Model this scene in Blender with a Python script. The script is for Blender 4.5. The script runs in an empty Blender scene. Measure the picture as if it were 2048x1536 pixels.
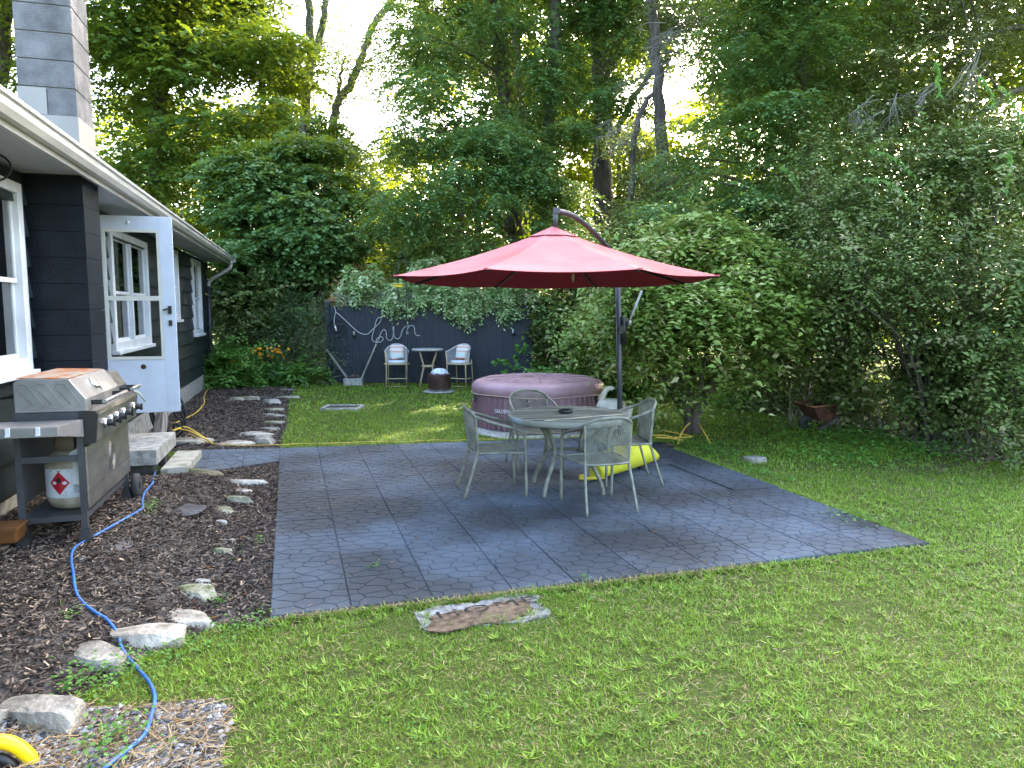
import bpy, math, random
import numpy as np
from mathutils import Vector, Matrix
R = math.radians
random.seed(7); rng = np.random.default_rng(11)
scene = bpy.context.scene
# ------------------------------------------------------------------ camera
F = 1450.0; H = 1.7; PITCH = math.atan(148 / F)
cam = bpy.data.objects.new('camera', bpy.data.cameras.new('camera'))
scene.collection.objects.link(cam)
cam.location = (0, 0, H); cam.rotation_euler = (math.pi / 2 - PITCH, 0, 0)
cam.data.sensor_width = 36; cam.data.lens = 36 * F / 2048; cam.data.clip_end = 2000; cam.data.clip_start = 0.05
scene.camera = cam
# ------------------------------------------------------------------ light
SUN_AZ, SUN_EL = 27.0, 31.0          # degrees right of the view direction, above the horizon
w = bpy.data.worlds.new('World'); scene.world = w; w.use_nodes = True
nt = w.node_tree; nt.nodes.clear()
sky = nt.nodes.new('ShaderNodeTexSky'); sky.sky_type = 'NISHITA'; sky.sun_disc = False
sky.sun_elevation = R(SUN_EL); sky.sun_rotation = R(SUN_AZ); sky.air_density = 1.0; sky.dust_density = 4.0; sky.ozone_density = .5
bg = nt.nodes.new('ShaderNodeBackground'); bg.inputs[1].default_value = 0.15
wo = nt.nodes.new('ShaderNodeOutputWorld')
nt.links.new(sky.outputs[0], bg.inputs[0]); nt.links.new(bg.outputs[0], wo.inputs[0])
sl = bpy.data.lights.new('sun', 'SUN'); sl.energy = 3.0; sl.angle = R(0.6); sl.color = (1.0, 0.87, 0.66)
sun = bpy.data.objects.new('sun', sl); scene.collection.objects.link(sun)
sd = Vector((math.sin(R(SUN_AZ)) * math.cos(R(SUN_EL)), math.cos(R(SUN_AZ)) * math.cos(R(SUN_EL)), math.sin(R(SUN_EL))))
sun.rotation_euler = sd.to_track_quat('Z', 'Y').to_euler(); sun.location = (10, 20, 20)
vs = scene.view_settings; vs.view_transform = 'Standard'; vs.look = 'None'; vs.gamma = 1; vs.exposure = 3.65; vs.use_curve_mapping = False
cy = scene.cycles; cy.max_bounces = 8; cy.diffuse_bounces = 3; cy.transmission_bounces = 4; cy.transparent_max_bounces = 10; cy.glossy_bounces = 3
cy.use_denoising = True

# ------------------------------------------------------------------ geometry of the photograph
def ray(px, py):
    x = (px - 1024) / F; y = -(py - 768) / F
    return Vector((x, math.cos(PITCH) + y * math.sin(PITCH), -math.sin(PITCH) + y * math.cos(PITCH)))
def G(px, py, z=0.0):
    d = ray(px, py); return Vector((0, 0, H)) + d * ((z - H) / d.z)
def P(px, py, Y):
    d = ray(px, py); return Vector((0, 0, H)) + d * (Y / d.y)
_d = ray(610, 620); HA = math.atan2(-_d.x, _d.y)
U = Vector((-math.sin(HA), math.cos(HA), 0)); N = Vector((math.cos(HA), math.sin(HA), 0))
def ns(x, y): return x * N.x + y * N.y, x * U.x + y * U.y      # house coordinates: n out of the wall, s along it
def HP(n, s, z): return N * n + U * s + Vector((0, 0, z))
def sstep(a, b, x):
    t = np.clip((x - a) / (b - a), 0, 1); return t * t * (3 - 2 * t)
def gz(x, y):
    x = np.asarray(x, float); y = np.asarray(y, float)
    n = x * N.x + y * N.y; s = x * U.x + y * U.y
    bed = 0.20 * sstep(-0.55, -1.35, n) * sstep(8.3, 6.6, s) * sstep(2.0, 4.6, s)
    far = sstep(9.5, 14, y)
    return bed + 0.012 * np.sin(x * 1.3 + 1) * np.cos(y * 0.9) * far + 0.25 * sstep(24, 60, y)
def GZ(px, py, dz=0.0):
    z = 0.0
    for _ in range(12):
        p = G(px, py, z); z = float(gz(p.x, p.y))
    p = G(px, py, z); p.z = z + dz; return p

# ------------------------------------------------------------------ materials
MATS = {}
def nodes(name):
    m = bpy.data.materials.new(name); m.use_nodes = True; t = m.node_tree
    b = t.nodes['Principled BSDF']; return m, t, b
def mat(name, c, rough=0.6, metal=0.0, var=0.18, scale=6.0, bump=0.0, bscale=60.0, c2=None, spec=0.4, det=6.0, aniso=None, lo=0.35, hi=0.65):
    m, t, b = nodes(name)
    tc = t.nodes.new('ShaderNodeTexCoord'); mp = t.nodes.new('ShaderNodeMapping'); t.links.new(tc.outputs['Object'], mp.inputs[0])
    if aniso: mp.inputs['Scale'].default_value = aniso
    nz = t.nodes.new('ShaderNodeTexNoise'); nz.inputs['Scale'].default_value = scale; nz.inputs['Detail'].default_value = det
    t.links.new(mp.outputs[0], nz.inputs[0])
    cr = t.nodes.new('ShaderNodeValToRGB'); e = cr.color_ramp.elements
    e[0].position = lo; e[1].position = hi
    e[0].color = (*[max(0, v * (1 - var)) for v in c], 1)
    e[1].color = (*(c2 if c2 else [min(1, v * (1 + var)) for v in c]), 1)
    t.links.new(nz.outputs[0], cr.inputs[0]); t.links.new(cr.outputs[0], b.inputs['Base Color'])
    b.inputs['Roughness'].default_value = rough; b.inputs['Metallic'].default_value = metal
    b.inputs['Specular IOR Level'].default_value = spec
    if bump:
        n2 = t.nodes.new('ShaderNodeTexNoise'); n2.inputs['Scale'].default_value = bscale; n2.inputs['Detail'].default_value = 4
        t.links.new(mp.outputs[0], n2.inputs[0])
        bp = t.nodes.new('ShaderNodeBump'); bp.inputs['Strength'].default_value = bump; bp.inputs['Distance'].default_value = 0.02
        t.links.new(n2.outputs[0], bp.inputs['Height']); t.links.new(bp.outputs[0], b.inputs['Normal'])
    MATS[name] = m; return m
def tonemat(name, cols, rough=0.7, transl=None, tmix=0.4, noise=0.35, nscale=0.8, spec=0.12):
    """colours picked per piece by the 'tone' attribute, drifting with a broad noise"""
    m, t, b = nodes(name)
    at = t.nodes.new('ShaderNodeAttribute'); at.attribute_name = 'tone'
    tc = t.nodes.new('ShaderNodeTexCoord'); nz = t.nodes.new('ShaderNodeTexNoise'); nz.inputs['Scale'].default_value = nscale; nz.inputs['Detail'].default_value = 3
    t.links.new(tc.outputs['Object'], nz.inputs[0])
    ma = t.nodes.new('ShaderNodeMath'); ma.operation = 'MULTIPLY_ADD'; ma.inputs[1].default_value = noise * 2; ma.inputs[2].default_value = -noise
    t.links.new(nz.outputs[0], ma.inputs[0])
    ad = t.nodes.new('ShaderNodeMath'); ad.operation = 'ADD'; ad.use_clamp = True
    t.links.new(ma.outputs[0], ad.inputs[0]); t.links.new(at.outputs['Fac'], ad.inputs[1])
    cr = t.nodes.new('ShaderNodeValToRGB'); e = cr.color_ramp.elements
    for i, c in enumerate(cols):
        pos = i / (len(cols) - 1)
        el = e[0] if i == 0 else (e[len(e) - 1] if i == len(cols) - 1 else e.new(pos))
        el.position = pos; el.color = (*c, 1)
    t.links.new(ad.outputs[0], cr.inputs[0]); t.links.new(cr.outputs[0], b.inputs['Base Color'])
    b.inputs['Roughness'].default_value = rough; b.inputs['Specular IOR Level'].default_value = spec
    if transl:
        b.inputs['Roughness'].default_value = .5; b.inputs['Specular IOR Level'].default_value = .28
        tr = t.nodes.new('ShaderNodeBsdfTranslucent'); mx = t.nodes.new('ShaderNodeMixShader'); mx.inputs[0].default_value = tmix
        mc = t.nodes.new('ShaderNodeMixRGB'); mc.blend_type = 'MIX'; mc.inputs[0].default_value = 0.75; mc.inputs[2].default_value = (*transl, 1)
        t.links.new(cr.outputs[0], mc.inputs[1]); t.links.new(mc.outputs[0], tr.inputs[0])
        out = t.nodes['Material Output']
        t.links.new(b.outputs[0], mx.inputs[1]); t.links.new(tr.outputs[0], mx.inputs[2]); t.links.new(mx.outputs[0], out.inputs[0])
    MATS[name] = m; return m
def plankmat(name, c, rough=0.6, spec=0.35, var=0.25, bump=0.3, axis=2, weather=None):
    sc = [30, 30, 30]; sc[axis] = 1.5
    return mat(name, c, rough=rough, var=var, scale=1.0, bump=bump, bscale=3.0, aniso=tuple(sc), spec=spec, c2=weather)

lawn_m = None
sid_m = mat('siding_paint', (0.016, 0.025, 0.028), rough=0.45, var=0.22, scale=3, bump=0.15, bscale=90, spec=0.3, aniso=(1, .3, 2))
blk_m = mat('black_block_paint', (0.005, 0.0078, 0.013), rough=0.42, var=0.3, scale=5, bump=0.22, bscale=50, spec=0.22)
white_m = mat('white_paint', (0.54, 0.56, 0.58), rough=0.45, var=0.1, scale=4, bump=0.05)
door_m = mat('door_paint', (0.46, 0.50, 0.56), rough=0.4, var=0.06, scale=5)
soff_m = mat('soffit_paint', (0.42, 0.44, 0.45), rough=0.6, var=0.2, scale=3, aniso=(1, .2, 1))
gut_m = mat('gutter_metal', (0.46, 0.455, 0.43), rough=0.35, var=0.16, scale=9, aniso=(1, .15, 1), spec=0.5)
roof_m = mat('roof_shingle', (0.08, 0.075, 0.07), rough=0.9, var=0.4, scale=30)
wood_old = mat('weathered_wood', (0.26, 0.235, 0.20), rough=0.85, var=0.4, scale=1.2, aniso=(30, 30, 1.5), bump=0.4, bscale=2)
cblock_m = mat('chimney_block', (0.15, 0.148, 0.145), rough=0.95, var=0.22, scale=5.5, bump=1.0, bscale=130, c2=(0.27, 0.268, 0.265), lo=.3, hi=.72)
mort_m = mat('mortar', (0.22, 0.22, 0.21), rough=0.9, var=0.15, bump=0.4)
flash_m = mat('flashing', (0.27, 0.255, 0.225), rough=0.6, var=0.08, scale=3)
conc_m = mat('concrete', (0.30, 0.29, 0.25), rough=0.92, var=0.28, scale=14, bump=0.7, bscale=80, c2=(0.42, 0.41, 0.36))
mossc_m = mat('mossy_concrete', (0.16, 0.17, 0.08), rough=0.95, var=0.3, scale=7, bump=0.7, bscale=80, c2=(0.38, 0.36, 0.29), lo=.3, hi=.55)
steel_m = mat('stainless_steel', (0.30, 0.285, 0.27), rough=0.33, metal=0.9, var=0.22, scale=5, aniso=(1, 1, 3), bump=0.03, bscale=20)
steelp_m = mat('pale_steel', (0.24, 0.235, 0.23), rough=0.42, metal=0.55, var=0.15, scale=5)
rust_m = mat('rusty_steel', (0.36, 0.30, 0.24), rough=0.55, metal=0.4, var=0.15, scale=4, c2=(0.32, 0.11, 0.035), aniso=(3, .8, 3), lo=.45, hi=.56)
dark_m = mat('dark_painted_steel', (0.035, 0.037, 0.042), rough=0.45, var=0.25, scale=10, spec=0.5)
black_m = mat('black_plastic', (0.012, 0.012, 0.013), rough=0.4, var=0.2, scale=10)
chrome_m = mat('chrome', (0.7, 0.7, 0.7), rough=0.12, metal=1.0, var=0.05)
olive_m = mat('olive_metal_paint', (0.125, 0.13, 0.10), rough=0.5, var=0.2, scale=14, spec=0.4, c2=(0.20, 0.205, 0.16))
tile_m = None
rubber_m = mat('rubber_black', (0.02, 0.021, 0.023), rough=0.8, var=0.2)
spa_m = mat('spa_vinyl', (0.17, 0.095, 0.11), rough=0.5, var=0.22, scale=3, spec=0.4, aniso=(1, 1, .2))
cover_m = mat('spa_cover_vinyl', (0.27, 0.165, 0.18), rough=0.45, var=0.14, scale=2.5, bump=0.25, bscale=6, spec=0.4)
seam_m = mat('pale_piping', (0.5, 0.36, 0.30), rough=0.6, var=0.1)
lett_m = mat('white_lettering', (0.72, 0.70, 0.72), rough=0.6, var=0.02)
cream_m = mat('cream_plastic', (0.36, 0.345, 0.28), rough=0.45, var=0.08)
yel_m = mat('yellow_vinyl', (0.50, 0.50, 0.025), rough=0.45, var=0.12, scale=6, c2=(0.62, 0.60, 0.05))
ycord_m = mat('yellow_cord', (0.62, 0.42, 0.06), rough=0.5, var=0.1)
bcord_m = mat('blue_cord', (0.03, 0.12, 0.36), rough=0.4, var=0.15)
bamb_m = mat('bamboo', (0.48, 0.38, 0.22), rough=0.6, var=0.2, scale=20)
rattan_m = mat('grey_rope_rattan', (0.42, 0.41, 0.40), rough=0.7, var=0.15, scale=20)
cush_m = mat('pale_cushion', (0.55, 0.57, 0.60), rough=0.85, var=0.06)
brownm = mat('brown_steel', (0.085, 0.045, 0.038), rough=0.55, metal=0.3, var=0.35, scale=5)
fence_m = plankmat('fence_paint', (0.0155, 0.0215, 0.029), rough=0.55, var=0.3)
ring_m = mat('black_iron', (0.014, 0.015, 0.017), rough=0.5, var=0.2)
rope_m = mat('grey_rope', (0.36, 0.36, 0.35), rough=0.85, var=0.2, scale=60)
bark_m = mat('bark', (0.075, 0.062, 0.048), rough=0.95, var=0.45, scale=1.6, aniso=(7, 7, 1), bump=1.0, bscale=5)
barkg_m = mat('grey_bark', (0.13, 0.12, 0.10), rough=0.95, var=0.4, scale=1.6, aniso=(7, 7, 1.2), bump=1.0, bscale=5)
dead_m = mat('dead_twigs', (0.15, 0.145, 0.115), rough=0.95, var=0.3, scale=5)
wglass = None
def glassmat(name, tint=(1, 1, 1), mixf=0.12):
    m, t, b = nodes(name); t.nodes.remove(b)
    tr = t.nodes.new('ShaderNodeBsdfTransparent'); tr.inputs[0].default_value = (*tint, 1)
    gl = t.nodes.new('ShaderNodeBsdfGlossy'); gl.inputs['Roughness'].default_value = 0.02
    lw = t.nodes.new('ShaderNodeFresnel'); lw.inputs[0].default_value = 1.5
    ad = t.nodes.new('ShaderNodeMath'); ad.operation = 'ADD'; ad.inputs[1].default_value = mixf; ad.use_clamp = True
    t.links.new(lw.outputs[0], ad.inputs[0])
    mx = t.nodes.new('ShaderNodeMixShader'); t.links.new(ad.outputs[0], mx.inputs[0])
    t.links.new(tr.outputs[0], mx.inputs[1]); t.links.new(gl.outputs[0], mx.inputs[2])
    t.links.new(mx.outputs[0], t.nodes['Material Output'].inputs[0]); return m
glass_m = glassmat('door_glass', (0.95, 0.97, 0.97), 0.02)
wglass = glassmat('window_glass', (0.6, 0.62, 0.62), 0.16)
def ground_material():
    m, t, b = nodes('lawn_ground')
    tc = t.nodes.new('ShaderNodeTexCoord')
    n1 = t.nodes.new('ShaderNodeTexNoise'); n1.inputs['Scale'].default_value = 0.7; n1.inputs['Detail'].default_value = 8
    n2 = t.nodes.new('ShaderNodeTexNoise'); n2.inputs['Scale'].default_value = 45; n2.inputs['Detail'].default_value = 5
    for n in (n1, n2): t.links.new(tc.outputs['Object'], n.inputs[0])
    c1 = t.nodes.new('ShaderNodeValToRGB'); e = c1.color_ramp.elements
    e[0].position = .35; e[0].color = (0.05, 0.075, 0.016, 1); e[1].position = .7; e[1].color = (0.10, 0.12, 0.025, 1)
    c2 = t.nodes.new('ShaderNodeValToRGB'); e = c2.color_ramp.elements
    e[0].position = .4; e[0].color = (0.05, 0.042, 0.022, 1); e[1].position = .6; e[1].color = (0.06, 0.09, 0.015, 1)
    t.links.new(n1.outputs[0], c1.inputs[0]); t.links.new(n2.outputs[0], c2.inputs[0])
    mx = t.nodes.new('ShaderNodeMixRGB'); mx.inputs[0].default_value = .55
    t.links.new(c1.outputs[0], mx.inputs[1]); t.links.new(c2.outputs[0], mx.inputs[2]); t.links.new(mx.outputs[0], b.inputs['Base Color'])
    b.inputs['Roughness'].default_value = 1; b.inputs['Specular IOR Level'].default_value = .1
    bp = t.nodes.new('ShaderNodeBump'); bp.inputs['Strength'].default_value = .8; bp.inputs['Distance'].default_value = .03
    t.links.new(n2.outputs[0], bp.inputs['Height']); t.links.new(bp.outputs[0], b.inputs['Normal'])
    return m
lawn_m = ground_material()
soil_m = mat('bed_soil', (0.06, 0.045, 0.035), rough=1, var=0.5, scale=9, bump=1.0, bscale=70, spec=.1, c2=(0.10, 0.09, 0.082))
grav_m = mat('gravel_dirt', (0.07, 0.058, 0.042), rough=1, var=0.45, scale=14, bump=1.0, bscale=90, spec=.1, c2=(0.13, 0.11, 0.085))
litter_m = mat('leaf_litter_ground', (0.10, 0.07, 0.05), rough=1, var=.4, scale=20, bump=1, bscale=60, spec=.1)
def tile_material():
    m, t, b = nodes('rubber_paver')
    tc = t.nodes.new('ShaderNodeTexCoord'); oi = t.nodes.new('ShaderNodeObjectInfo')
    n1 = t.nodes.new('ShaderNodeTexNoise'); n1.inputs['Scale'].default_value = 0.75; n1.inputs['Detail'].default_value = 4
    n2 = t.nodes.new('ShaderNodeTexNoise'); n2.inputs['Scale'].default_value = 260; n2.inputs['Detail'].default_value = 2
    t.links.new(tc.outputs['Object'], n1.inputs[0]); t.links.new(tc.outputs['Object'], n2.inputs[0])
    c1 = t.nodes.new('ShaderNodeValToRGB'); e = c1.color_ramp.elements
    e[0].position = .42; e[0].color = (0.029, 0.034, 0.039, 1); e[1].position = .60; e[1].color = (0.068, 0.088, 0.112, 1)
    t.links.new(n1.outputs[0], c1.inputs[0])
    mr = t.nodes.new('ShaderNodeMapRange'); mr.inputs[3].default_value = .82; mr.inputs[4].default_value = 1.12
    t.links.new(oi.outputs['Random'], mr.inputs[0])
    mu = t.nodes.new('ShaderNodeMixRGB'); mu.blend_type = 'MULTIPLY'; mu.inputs[0].default_value = 1
    t.links.new(c1.outputs[0], mu.inputs[1]); t.links.new(mr.outputs[0], mu.inputs[2])
    c2 = t.nodes.new('ShaderNodeValToRGB'); e = c2.color_ramp.elements
    e[0].position = .3; e[0].color = (.55, .55, .55, 1); e[1].position = .72; e[1].color = (1.5, 1.5, 1.5, 1)
    t.links.new(n2.outputs[0], c2.inputs[0])
    m2 = t.nodes.new('ShaderNodeMixRGB'); m2.blend_type = 'MULTIPLY'; m2.inputs[0].default_value = .8
    t.links.new(mu.outputs[0], m2.inputs[1]); t.links.new(c2.outputs[0], m2.inputs[2]); t.links.new(m2.outputs[0], b.inputs['Base Color'])
    b.inputs['Roughness'].default_value = .7; b.inputs['Specular IOR Level'].default_value = .3
    bp = t.nodes.new('ShaderNodeBump'); bp.inputs['Strength'].default_value = .5; bp.inputs['Distance'].default_value = .004
    t.links.new(n2.outputs[0], bp.inputs['Height']); t.links.new(bp.outputs[0], b.inputs['Normal'])
    return m
tile_m = tile_material()

# ------------------------------------------------------------------ mesh helpers
COL = scene.collection
class MB:
    def __init__(s): s.v = []; s.f = []; s.sm = []; s.mi = []; s.cur = 0
    def add(s, vs, fs, smooth=False):
        o = len(s.v); s.v += [tuple(v) for v in vs]
        for f in fs: s.f.append(tuple(i + o for i in f)); s.sm.append(smooth); s.mi.append(s.cur)
        return s
    def box(s, c, d, M=None, taper=(1, 1)):
        hx, hy, hz = d[0] / 2, d[1] / 2, d[2] / 2; vs = []
        for z, t in ((-hz, (1, 1)), (hz, taper)):
            for x, y in ((-hx, -hy), (hx, -hy), (hx, hy), (-hx, hy)):
                q = Vector((x * t[0], y * t[1], z))
                if M is not None: q = M @ q
                vs.append(q + Vector(c))
        return s.add(vs, [(0, 3, 2, 1), (4, 5, 6, 7), (0, 1, 5, 4), (1, 2, 6, 5), (2, 3, 7, 6), (3, 0, 4, 7)])
    def bar(s, a, b, w, h, up=(0, 0, 1)):
        a = Vector(a); b = Vector(b); z = (b - a).normalized(); x = Vector(up).cross(z)
        if x.length < 1e-4: x = Vector((1, 0, 0)).cross(z)
        x.normalize(); y = z.cross(x); M = Matrix((x, y, z)).transposed()
        return s.box((a + b) / 2, (w, h, (b - a).length), M)
    def tube(s, pts, r, n=8, closed=False, caps=True):
        pts = [Vector(p) for p in pts]; m = len(pts); rs = r if isinstance(r, (list, tuple)) else [r] * m
        vs = []; prev = None
        for i, p in enumerate(pts):
            if closed: t = pts[(i + 1) % m] - pts[i - 1]
            else: t = pts[min(i + 1, m - 1)] - pts[max(i - 1, 0)]
            t.normalize()
            if prev is None:
                a = Vector((0, 0, 1)) if abs(t.z) < .9 else Vector((1, 0, 0)); x = a.cross(t).normalized()
            else:
                x = prev - t * prev.dot(t)
                x = x.normalized() if x.length > 1e-5 else Vector((1, 0, 0)).cross(t).normalized()
            prev = x; y = t.cross(x)
            for k in range(n):
                a = 2 * math.pi * k / n; vs.append(p + (x * math.cos(a) + y * math.sin(a)) * rs[i])
        fs = []
        for i in range(m if closed else m - 1):
            j = (i + 1) % m
            for k in range(n): fs.append((i * n + k, i * n + (k + 1) % n, j * n + (k + 1) % n, j * n + k))
        s.add(vs, fs, True)
        if caps and not closed:
            o = len(s.v) - len(vs)
            s.f.append(tuple(o + k for k in reversed(range(n)))); s.sm.append(False); s.mi.append(s.cur)
            s.f.append(tuple(o + (m - 1) * n + k for k in range(n))); s.sm.append(False); s.mi.append(s.cur)
        return s
    def lathe(s, prof, n=24, c=(0, 0, 0), M=None, a0=0, a1=2 * math.pi):
        vs = []; full = abs(a1 - a0 - 2 * math.pi) < 1e-6; k = n if full else n + 1
        for (r, z) in prof:
            for i in range(k):
                a = a0 + (a1 - a0) * i / n; q = Vector((r * math.cos(a), r * math.sin(a), z))
                if M is not None: q = M @ q
                vs.append(q + Vector(c))
        fs = []
        for j in range(len(prof) - 1):
            for i in range(n):
                i2 = (i + 1) % k; fs.append((j * k + i, j * k + i2, (j + 1) * k + i2, (j + 1) * k + i))
        return s.add(vs, fs, True)
    def prism(s, outline, d):
        d = Vector(d); a = [Vector(p) for p in outline]; n = len(a)
        vs = a + [p + d for p in a]
        return s.add(vs, [tuple(reversed(range(n))), tuple(range(n, 2 * n))] + [(i, (i + 1) % n, n + (i + 1) % n, n + i) for i in range(n)])
    def grid(s, fn, nu, nv, smooth=True):
        vs = [fn(i / nu, j / nv) for j in range(nv + 1) for i in range(nu + 1)]
        fs = [(j * (nu + 1) + i, j * (nu + 1) + i + 1, (j + 1) * (nu + 1) + i + 1, (j + 1) * (nu + 1) + i) for j in range(nv) for i in range(nu)]
        return s.add(vs, fs, smooth)
    def mesh(s, name, mats):
        me = bpy.data.meshes.new(name); me.from_pydata(s.v, [], s.f)
        me.polygons.foreach_set('use_smooth', s.sm)
        if not isinstance(mats, (list, tuple)): mats = [mats]
        for m in mats: me.materials.append(m)
        if len(mats) > 1: me.polygons.foreach_set('material_index', s.mi)
        me.update(); return me
    def build(s, name, m, parent=None, bevel=0.0):
        o = bpy.data.objects.new(name, s.mesh(name, m)); COL.objects.link(o)
        if parent is not None: o.parent = parent
        if bevel:
            b = o.modifiers.new('bevel', 'BEVEL'); b.width = bevel; b.segments = 2; b.limit_method = 'ANGLE'; b.angle_limit = R(40)
        return o
def thing(name, label, cat, loc=(0, 0, 0), rz=0.0, group=None):
    o = bpy.data.objects.new(name, None); COL.objects.link(o); o.location = loc; o.rotation_euler = (0, 0, rz)
    o.empty_display_size = .1
    return tag(o, label, cat, group)
def tag(o, label=None, cat=None, group=None, kind=None):
    if label: o['label'] = label
    if cat: o['category'] = cat
    if group: o['group'] = group
    if kind: o['kind'] = kind
    return o
def copytree(o, loc, rz, label, parent=None):
    c = o.copy(); COL.objects.link(c)
    if parent is None: c.location = loc; c.rotation_euler = (0, 0, rz); c['label'] = label
    else: c.parent = parent
    for ch in [x for x in bpy.data.objects if x.parent == o]: copytree(ch, None, 0, None, c)
    return c
def smooth(pts, k=6, closed=False):
    pts = [Vector(p) for p in pts]; n = len(pts); out = []
    rngi = range(n if closed else n - 1)
    for i in rngi:
        g = (lambda j: pts[j % n]) if closed else (lambda j: pts[max(0, min(n - 1, j))])
        p0, p1, p2, p3 = g(i - 1), g(i), g(i + 1), g(i + 2)
        for q in range(k):
            t = q / k
            out.append(0.5 * ((2 * p1) + (p2 - p0) * t + (2 * p0 - 5 * p1 + 4 * p2 - p3) * t * t + (3 * p1 - p0 - 3 * p2 + p3) * t ** 3))
    if not closed: out.append(pts[-1])
    return out
def npmesh(name, V, K, tone=None, m=None, parent=None, smoothf=False):
    """V: (n*K,3) vertices, every K consecutive form one face"""
    n = len(V) // K; me = bpy.data.meshes.new(name)
    me.vertices.add(len(V)); me.vertices.foreach_set('co', np.ascontiguousarray(V, dtype=np.float32).ravel())
    me.loops.add(n * K); me.loops.foreach_set('vertex_index', np.arange(n * K, dtype=np.int32))
    me.polygons.add(n); me.polygons.foreach_set('loop_start', np.arange(0, n * K, K, dtype=np.int32))
    me.update(calc_edges=True)
    if tone is not None:
        a = me.attributes.new('tone', 'FLOAT', 'FACE'); a.data.foreach_set('value', np.ascontiguousarray(tone, dtype=np.float32))
    if m: me.materials.append(m)
    o = bpy.data.objects.new(name, me); COL.objects.link(o)
    if parent is not None: o.parent = parent
    return o
def nrm(a): return a / np.maximum(np.linalg.norm(a, axis=-1, keepdims=True), 1e-9)
def inpoly(x, y, poly):
    r = np.zeros(x.shape, bool); n = len(poly)
    for i in range(n):
        x1, y1 = poly[i]; x2, y2 = poly[(i + 1) % n]
        c = ((y1 > y) != (y2 > y)) & (x < (x2 - x1) * (y - y1) / (y2 - y1 + 1e-12) + x1); r ^= c
    return r
def vnoise(x, y, sc, seed=0):
    r = np.random.default_rng(seed); g = r.random((64, 64)); x = x * sc; y = y * sc
    xi = np.floor(x).astype(int); yi = np.floor(y).astype(int); fx = x - xi; fy = y - yi
    fx = fx * fx * (3 - 2 * fx); fy = fy * fy * (3 - 2 * fy)
    a = g[xi % 64, yi % 64]; b = g[(xi + 1) % 64, yi % 64]; c = g[xi % 64, (yi + 1) % 64]; d = g[(xi + 1) % 64, (yi + 1) % 64]
    return (a * (1 - fx) + b * fx) * (1 - fy) + (c * (1 - fx) + d * fx) * fy
ALLV = [0]
def leafquads(Pb, D, Nn, L, W, fold=.12):
    S = nrm(np.cross(D, Nn)); L = L[:, None]; W = W[:, None]
    mid = Pb + D * L * .42 + Nn * L * fold
    V = np.stack([Pb, mid + S * W * .5, Pb + D * L, mid - S * W * .5], 1)
    ALLV[0] += len(V) * 2
    return V.reshape(-1, 3)
def sprays(blobs, n, k, Ls, L, W, droop=.3, flat=.5, shell=.6, r=None, minz=.02, outw=.8, upn=1.0, pinnate=True):
    """blobs: (m,6) centre+radii -> leaf quads on n twigs of k leaves each"""
    r = r or rng; B = np.asarray(blobs, float); vol = np.prod(B[:, 3:], 1) ** (2 / 3)
    ix = r.choice(len(B), n, p=vol / vol.sum())
    d = nrm(r.normal(size=(n, 3))); rad = r.random(n) ** shell
    C = B[ix, :3] + d * rad[:, None] * B[ix, 3:]
    D0 = nrm(d * outw + r.normal(size=(n, 3)) * .55 + 1e-6); D0[:, 2] = D0[:, 2] * (1 - flat) - droop * .3; D0 = nrm(D0)
    up = nrm(np.stack([r.normal(size=n) * .28, r.normal(size=n) * .28 - .12, np.full(n, upn * 1.25)], 1) + d * .22)
    Sd = nrm(np.cross(D0, up)); s = (np.arange(k) + .6) / k
    ls = Ls * (.6 + .8 * r.random(n))
    base = C[:, None] + D0[:, None] * (s[None, :, None] * ls[:, None, None])
    base[..., 2] -= droop * (s ** 2)[None] * ls[:, None]
    sg = np.where(np.arange(k) % 2 == 0, 1., -1.)[None, :, None]
    fwd = .55 if pinnate else 1.2
    LD = nrm(Sd[:, None] * sg + D0[:, None] * fwd + r.normal(size=(n, k, 3)) * .22 - np.array([0, 0, droop * .5]))
    LN = nrm(up[:, None] + r.normal(size=(n, k, 3)) * .35)
    ll = L * (.65 + .6 * r.random((n, k))); ww = ll * (W / L)
    tone = np.clip(.5 + .2 * r.normal(size=(n, 1)) + .13 * r.normal(size=(n, k)), 0, 1)
    Pb = base.reshape(-1, 3); keep = Pb[:, 2] > minz
    V = leafquads(Pb[keep], LD.reshape(-1, 3)[keep], LN.reshape(-1, 3)[keep], ll.ravel()[keep], ww.ravel()[keep])
    return V, tone.ravel()[keep]
def crown(name, parent, blobs, m, n, k, Ls, L, W, **kw):
    V, t = sprays(blobs, n, k, Ls, L, W, **kw)
    return npmesh(name, V, 4, t, m, parent)
def pblobs(regions, r=None):
    """regions: (x0,x1,y0,y1,Y0,Y1,n,rad[,flatten]) picture-measured extents turned into clumps standing at their own depth"""
    r = r or rng; out = []
    for g in regions:
        x0, x1, y0, y1, Y0, Y1, n, rad = g[:8]; fl = g[8] if len(g) > 8 else .6
        for _ in range(n):
            p = P(r.uniform(x0, x1), r.uniform(y0, y1), r.uniform(Y0, Y1)); q = rad * r.uniform(.6, 1.3)
            out.append((p.x, p.y, max(p.z, .1), q, q, q * fl))
    return out
def limbs(mb, trunk, rads, blobs, r0=.05, every=1, n=5):
    """limbs run from the trunk to the clumps they carry"""
    for b in blobs[::every]:
        c = Vector(b[:3]); best = min(range(len(trunk)), key=lambda i: (trunk[i] - c).length + max(0, trunk[i].z - c.z + .3) * 3)
        a = trunk[best]; l = (c - a).length
        if l > 7: continue
        mid = (a + c) / 2 + Vector((random.uniform(-.1, .1) * l, random.uniform(-.1, .1) * l, .08 * l))
        rr = min(r0, rads[best] * .6) * (.5 + .12 * l)
        mb.tube(smooth([a, mid, c], 3), [rr, rr * .85, rr * .7, rr * .55, rr * .45, rr * .3, rr * .2], n, caps=False)
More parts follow.
